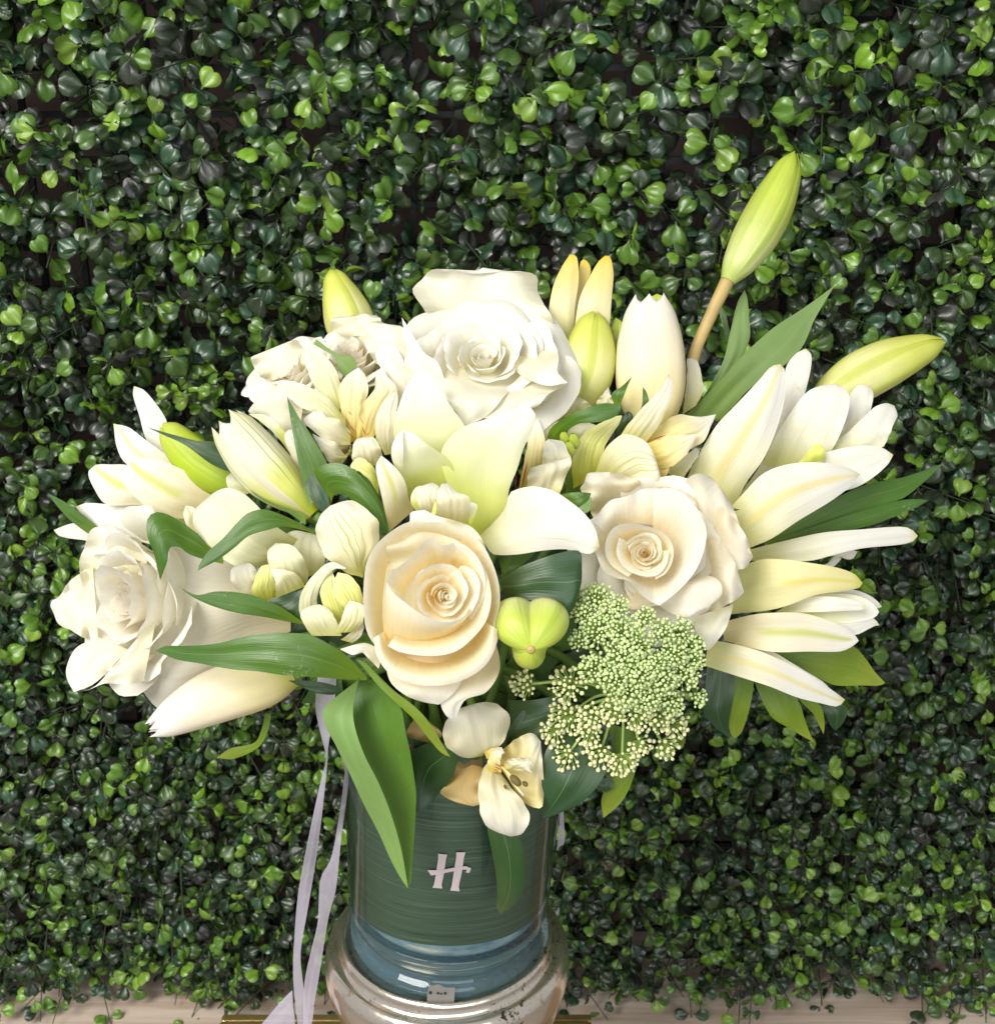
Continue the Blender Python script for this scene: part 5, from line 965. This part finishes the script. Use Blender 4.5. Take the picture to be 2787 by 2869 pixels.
# ================================================================== lacy umbel flower
T = flower('umbel_flower', 'lacy green white umbel flower of tiny beads, right of the lime bud', 'umbel flower', 'I', 1050, 1150, 0.56, None)
hub = pt('I', 1080, 1080, 0.548)
UM = [(850, 285, 125), (1030, 375, 95), (745, 420, 90), (880, 545, 135), (725, 640, 85), (1080, 575, 125), (1250, 470, 85), (1200, 665, 130), (1400, 570, 105), (1555, 570, 100),
      (1640, 690, 100), (1500, 740, 110), (1350, 830, 105), (1080, 770, 130), (820, 865, 120), (1240, 900, 130), (1010, 960, 125), (1420, 960, 125), (1600, 900, 120), (1130, 1080, 130),
      (1300, 1110, 120), (1480, 1150, 115), (1690, 1110, 70), (1000, 1230, 105), (1200, 1260, 125), (1400, 1300, 115), (1540, 1350, 100), (600, 1010, 135), (250, 1000, 110), (560, 1290, 140),
      (800, 1290, 115), (480, 1420, 100), (770, 1440, 105), (600, 1620, 110), (880, 1620, 120), (1080, 1680, 120), (1230, 1530, 95), (1450, 1540, 105), (1660, 800, 80), (960, 420, 80)]
fl_v, fl_f, _ = lathe(spline(np.array([(.0001, -1.3), (.32, -1.0), (.72, -.35), (.92, .25), (.66, .72), (.28, .95), (.0001, .86)]), 7), 7)
FS = (0.00072, 0.00092, 0.00114)
fl_me = {m_: [mesh('floret', fl_v * s_ * k_, fl_f, M[m_]) for s_ in FS] for m_, k_ in (('floret', 1.0), ('floret_green', 0.84))}
q = np.random.RandomState(9); nobj = 0
for (x, y, r) in UM:
    rel = math.hypot((x - 1180) / 600, (y - 800) / 560)
    d = 0.508 + 0.020 * min(rel, 1.4)**2
    c = pt('I', x, y, d); R_ = rpx(r / 2.72, d)
    out = c - hub; out /= np.linalg.norm(out); nrm = out * 0.75 - FW * 0.7; nrm /= np.linalg.norm(nrm)
    root = c - nrm * R_ * 1.5
    X, Y, Z = frame(nrm)
    fm = 'floret' if (y > 1180 or x < 650) else 'floret_green'; fk = 1.0 if fm == 'floret' else 0.84
    nf = int(max(18, (40 if fm == 'floret' else 68) * (r / 120)**2)); rel_d = []
    for i in range(nf):
        f = (i + .5) / nf; th = math.acos(1 - f * (1 - math.cos(1.22))); ph = i * 2.39996 + q.rand() * .3
        rd = np.array([math.sin(th) * math.cos(ph), math.sin(th) * math.sin(ph), math.cos(th)])
        ln = R_ * 1.12 * q.uniform(.78, 1.16); e = root + (rd[0] * X + rd[1] * Y) * ln + rd[2] * Z * ln * 1.25
        rel_d.append((e, (e - root) / np.linalg.norm(e - root)))
    # rays: thin three sided stalks and the umbellet's own stalk
    V, F = [], []
    def ray(a, b, r0, r1):
        dv = (b - a) / np.linalg.norm(b - a); xx = np.cross(dv, [.3, .5, .8]); xx /= np.linalg.norm(xx); yy = np.cross(dv, xx); k0 = len(V)
        for p_, r_ in ((a, r0), (b, r1)):
            for k in range(4): V.append(p_ + r_ * (math.cos(k * 1.571) * xx + math.sin(k * 1.571) * yy))
        F.extend([(k0 + k, k0 + (k + 1) % 4, k0 + 4 + (k + 1) % 4, k0 + 4 + k) for k in range(4)])
    mid = (hub + root) / 2 + np.array([0, 0, .004]); arc = spline(np.array([hub, mid, root]), 9)
    for a, b in zip(arc[:-1], arc[1:]): ray(a, b, .00075, .0007)
    for e, dv in rel_d: ray(root, e, .00028, .0002)
    for k in range(5):
        a_ = q.rand() * 6.28; ray(root, root + (math.cos(a_) * X + math.sin(a_) * Y) * R_ * .9 + Z * R_ * .3, .0003, .00005)
    um = build('umbellet', V, F, M['umbel_stem'], T)
    as_obj = nobj + nf <= 300 and (rel < .75 or y > 1250) and (len(UM) % 1 == 0)
    bv, bf = [], []
    for e, dv in rel_d:
        xx, yy, zz = frame(dv); s_ = q.choice(3)
        if as_obj:
            o = put('floret', fl_me[fm][s_], um); nobj += 1
            m4 = Matrix.Identity(4); oo = origin(um)
            for a in range(3): m4[a][0] = xx[a]; m4[a][1] = yy[a]; m4[a][2] = zz[a]; m4[a][3] = e[a] - oo[a]
            o.matrix_basis = m4
        else:
            k0 = len(bv) * len(fl_v); sz = FS[s_] * fk
            bv.append(e + (fl_v[:, 0:1] * xx + fl_v[:, 1:2] * yy + fl_v[:, 2:3] * zz) * sz); bf.extend([tuple(k0 + a for a in f) for f in fl_f])
    if bv: build('florets', np.concatenate(bv), bf, M[fm], um, kind='stuff')

# ================================================================== ribbon
N = NT('organza_ribbon'); tc = N.new('ShaderNodeTexCoord'); nz = N.noise(N.mapping(tc.outputs['Object'], (1, 1, .12)), 1800, 2)
N.bs.inputs['Base Color'].default_value = (0.62, 0.57, 0.68, 1); N.bs.inputs['Roughness'].default_value = 0.35; N.bump(nz, 0.5, 0.0004)
tr = N.new('ShaderNodeBsdfTransparent'); tl = N.new('ShaderNodeBsdfTranslucent'); tl.inputs[0].default_value = (0.66, 0.60, 0.72, 1)
m1 = N.new('ShaderNodeMixShader'); m1.inputs[0].default_value = .35; N.link(N.bs.outputs[0], m1.inputs[1]); N.link(tl.outputs[0], m1.inputs[2])
m2 = N.new('ShaderNodeMixShader'); m2.inputs[0].default_value = .26; N.link(m1.outputs[0], m2.inputs[1]); N.link(tr.outputs[0], m2.inputs[2]); N.link(m2.outputs[0], N.out.inputs[0])
M['ribbon'] = N.m
T = thing('ribbon', 'sheer lavender white ribbon hanging beside the left of the vase', 'ribbon', pt('K', 270, 150, .60))
S(T, 'strand', M['ribbon'], 'K', [(215, 100), (203, 205), (200, 330), (250, 560), (272, 650), (240, 780), (160, 1150), (85, 1550), (55, 1904), (50, 2080), (60, 2250), (90, 2500)], [(340, 100), (330, 250), (300, 480), (284, 580), (280, 660), (268, 800), (215, 1250), (150, 1650), (105, 1904), (100, 2010), (130, 2250), (165, 2500)], [.600, .597, .605, .625, .645, .66], b=.15, dr=[0, -.004, .004, -.003, .003], nv=40)
S(T, 'strand', M['ribbon'], 'K', [(280, 430), (300, 490), (350, 600), (392, 720), (385, 830), (350, 1080), (300, 1330), (235, 1450), (220, 1640), (215, 1750), (170, 1940), (125, 2160), (115, 2500)], [(290, 400), (320, 490), (405, 650), (426, 740), (415, 860), (370, 1200), (335, 1530), (290, 1700), (255, 1904), (225, 2100), (190, 2300), (180, 2400), (160, 2500)], [.602, .600, .606, .628, .644, .658], b=.12, dr=[0, .004, -.003, .003, 0], nv=44)
S(T, 'strand', M['ribbon'], 'L', [(225, 905), (170, 960), (110, 1030), (50, 1100), (10, 1150)], [(232, 1000), (240, 1060), (240, 1100), (235, 1140), (230, 1180)], [.662, .664, .666], b=.2)
T = thing('ribbon', 'short ribbon end showing behind the right side of the vase', 'ribbon', pt('L', 1650, 20, .63))
S(T, 'strand', M['ribbon'], 'L', [(1655, -60), (1650, 20), (1642, 120), (1635, 160)], [(1672, -60), (1676, 20), (1676, 120), (1650, 140)], [.628, .630, .633], b=.2)
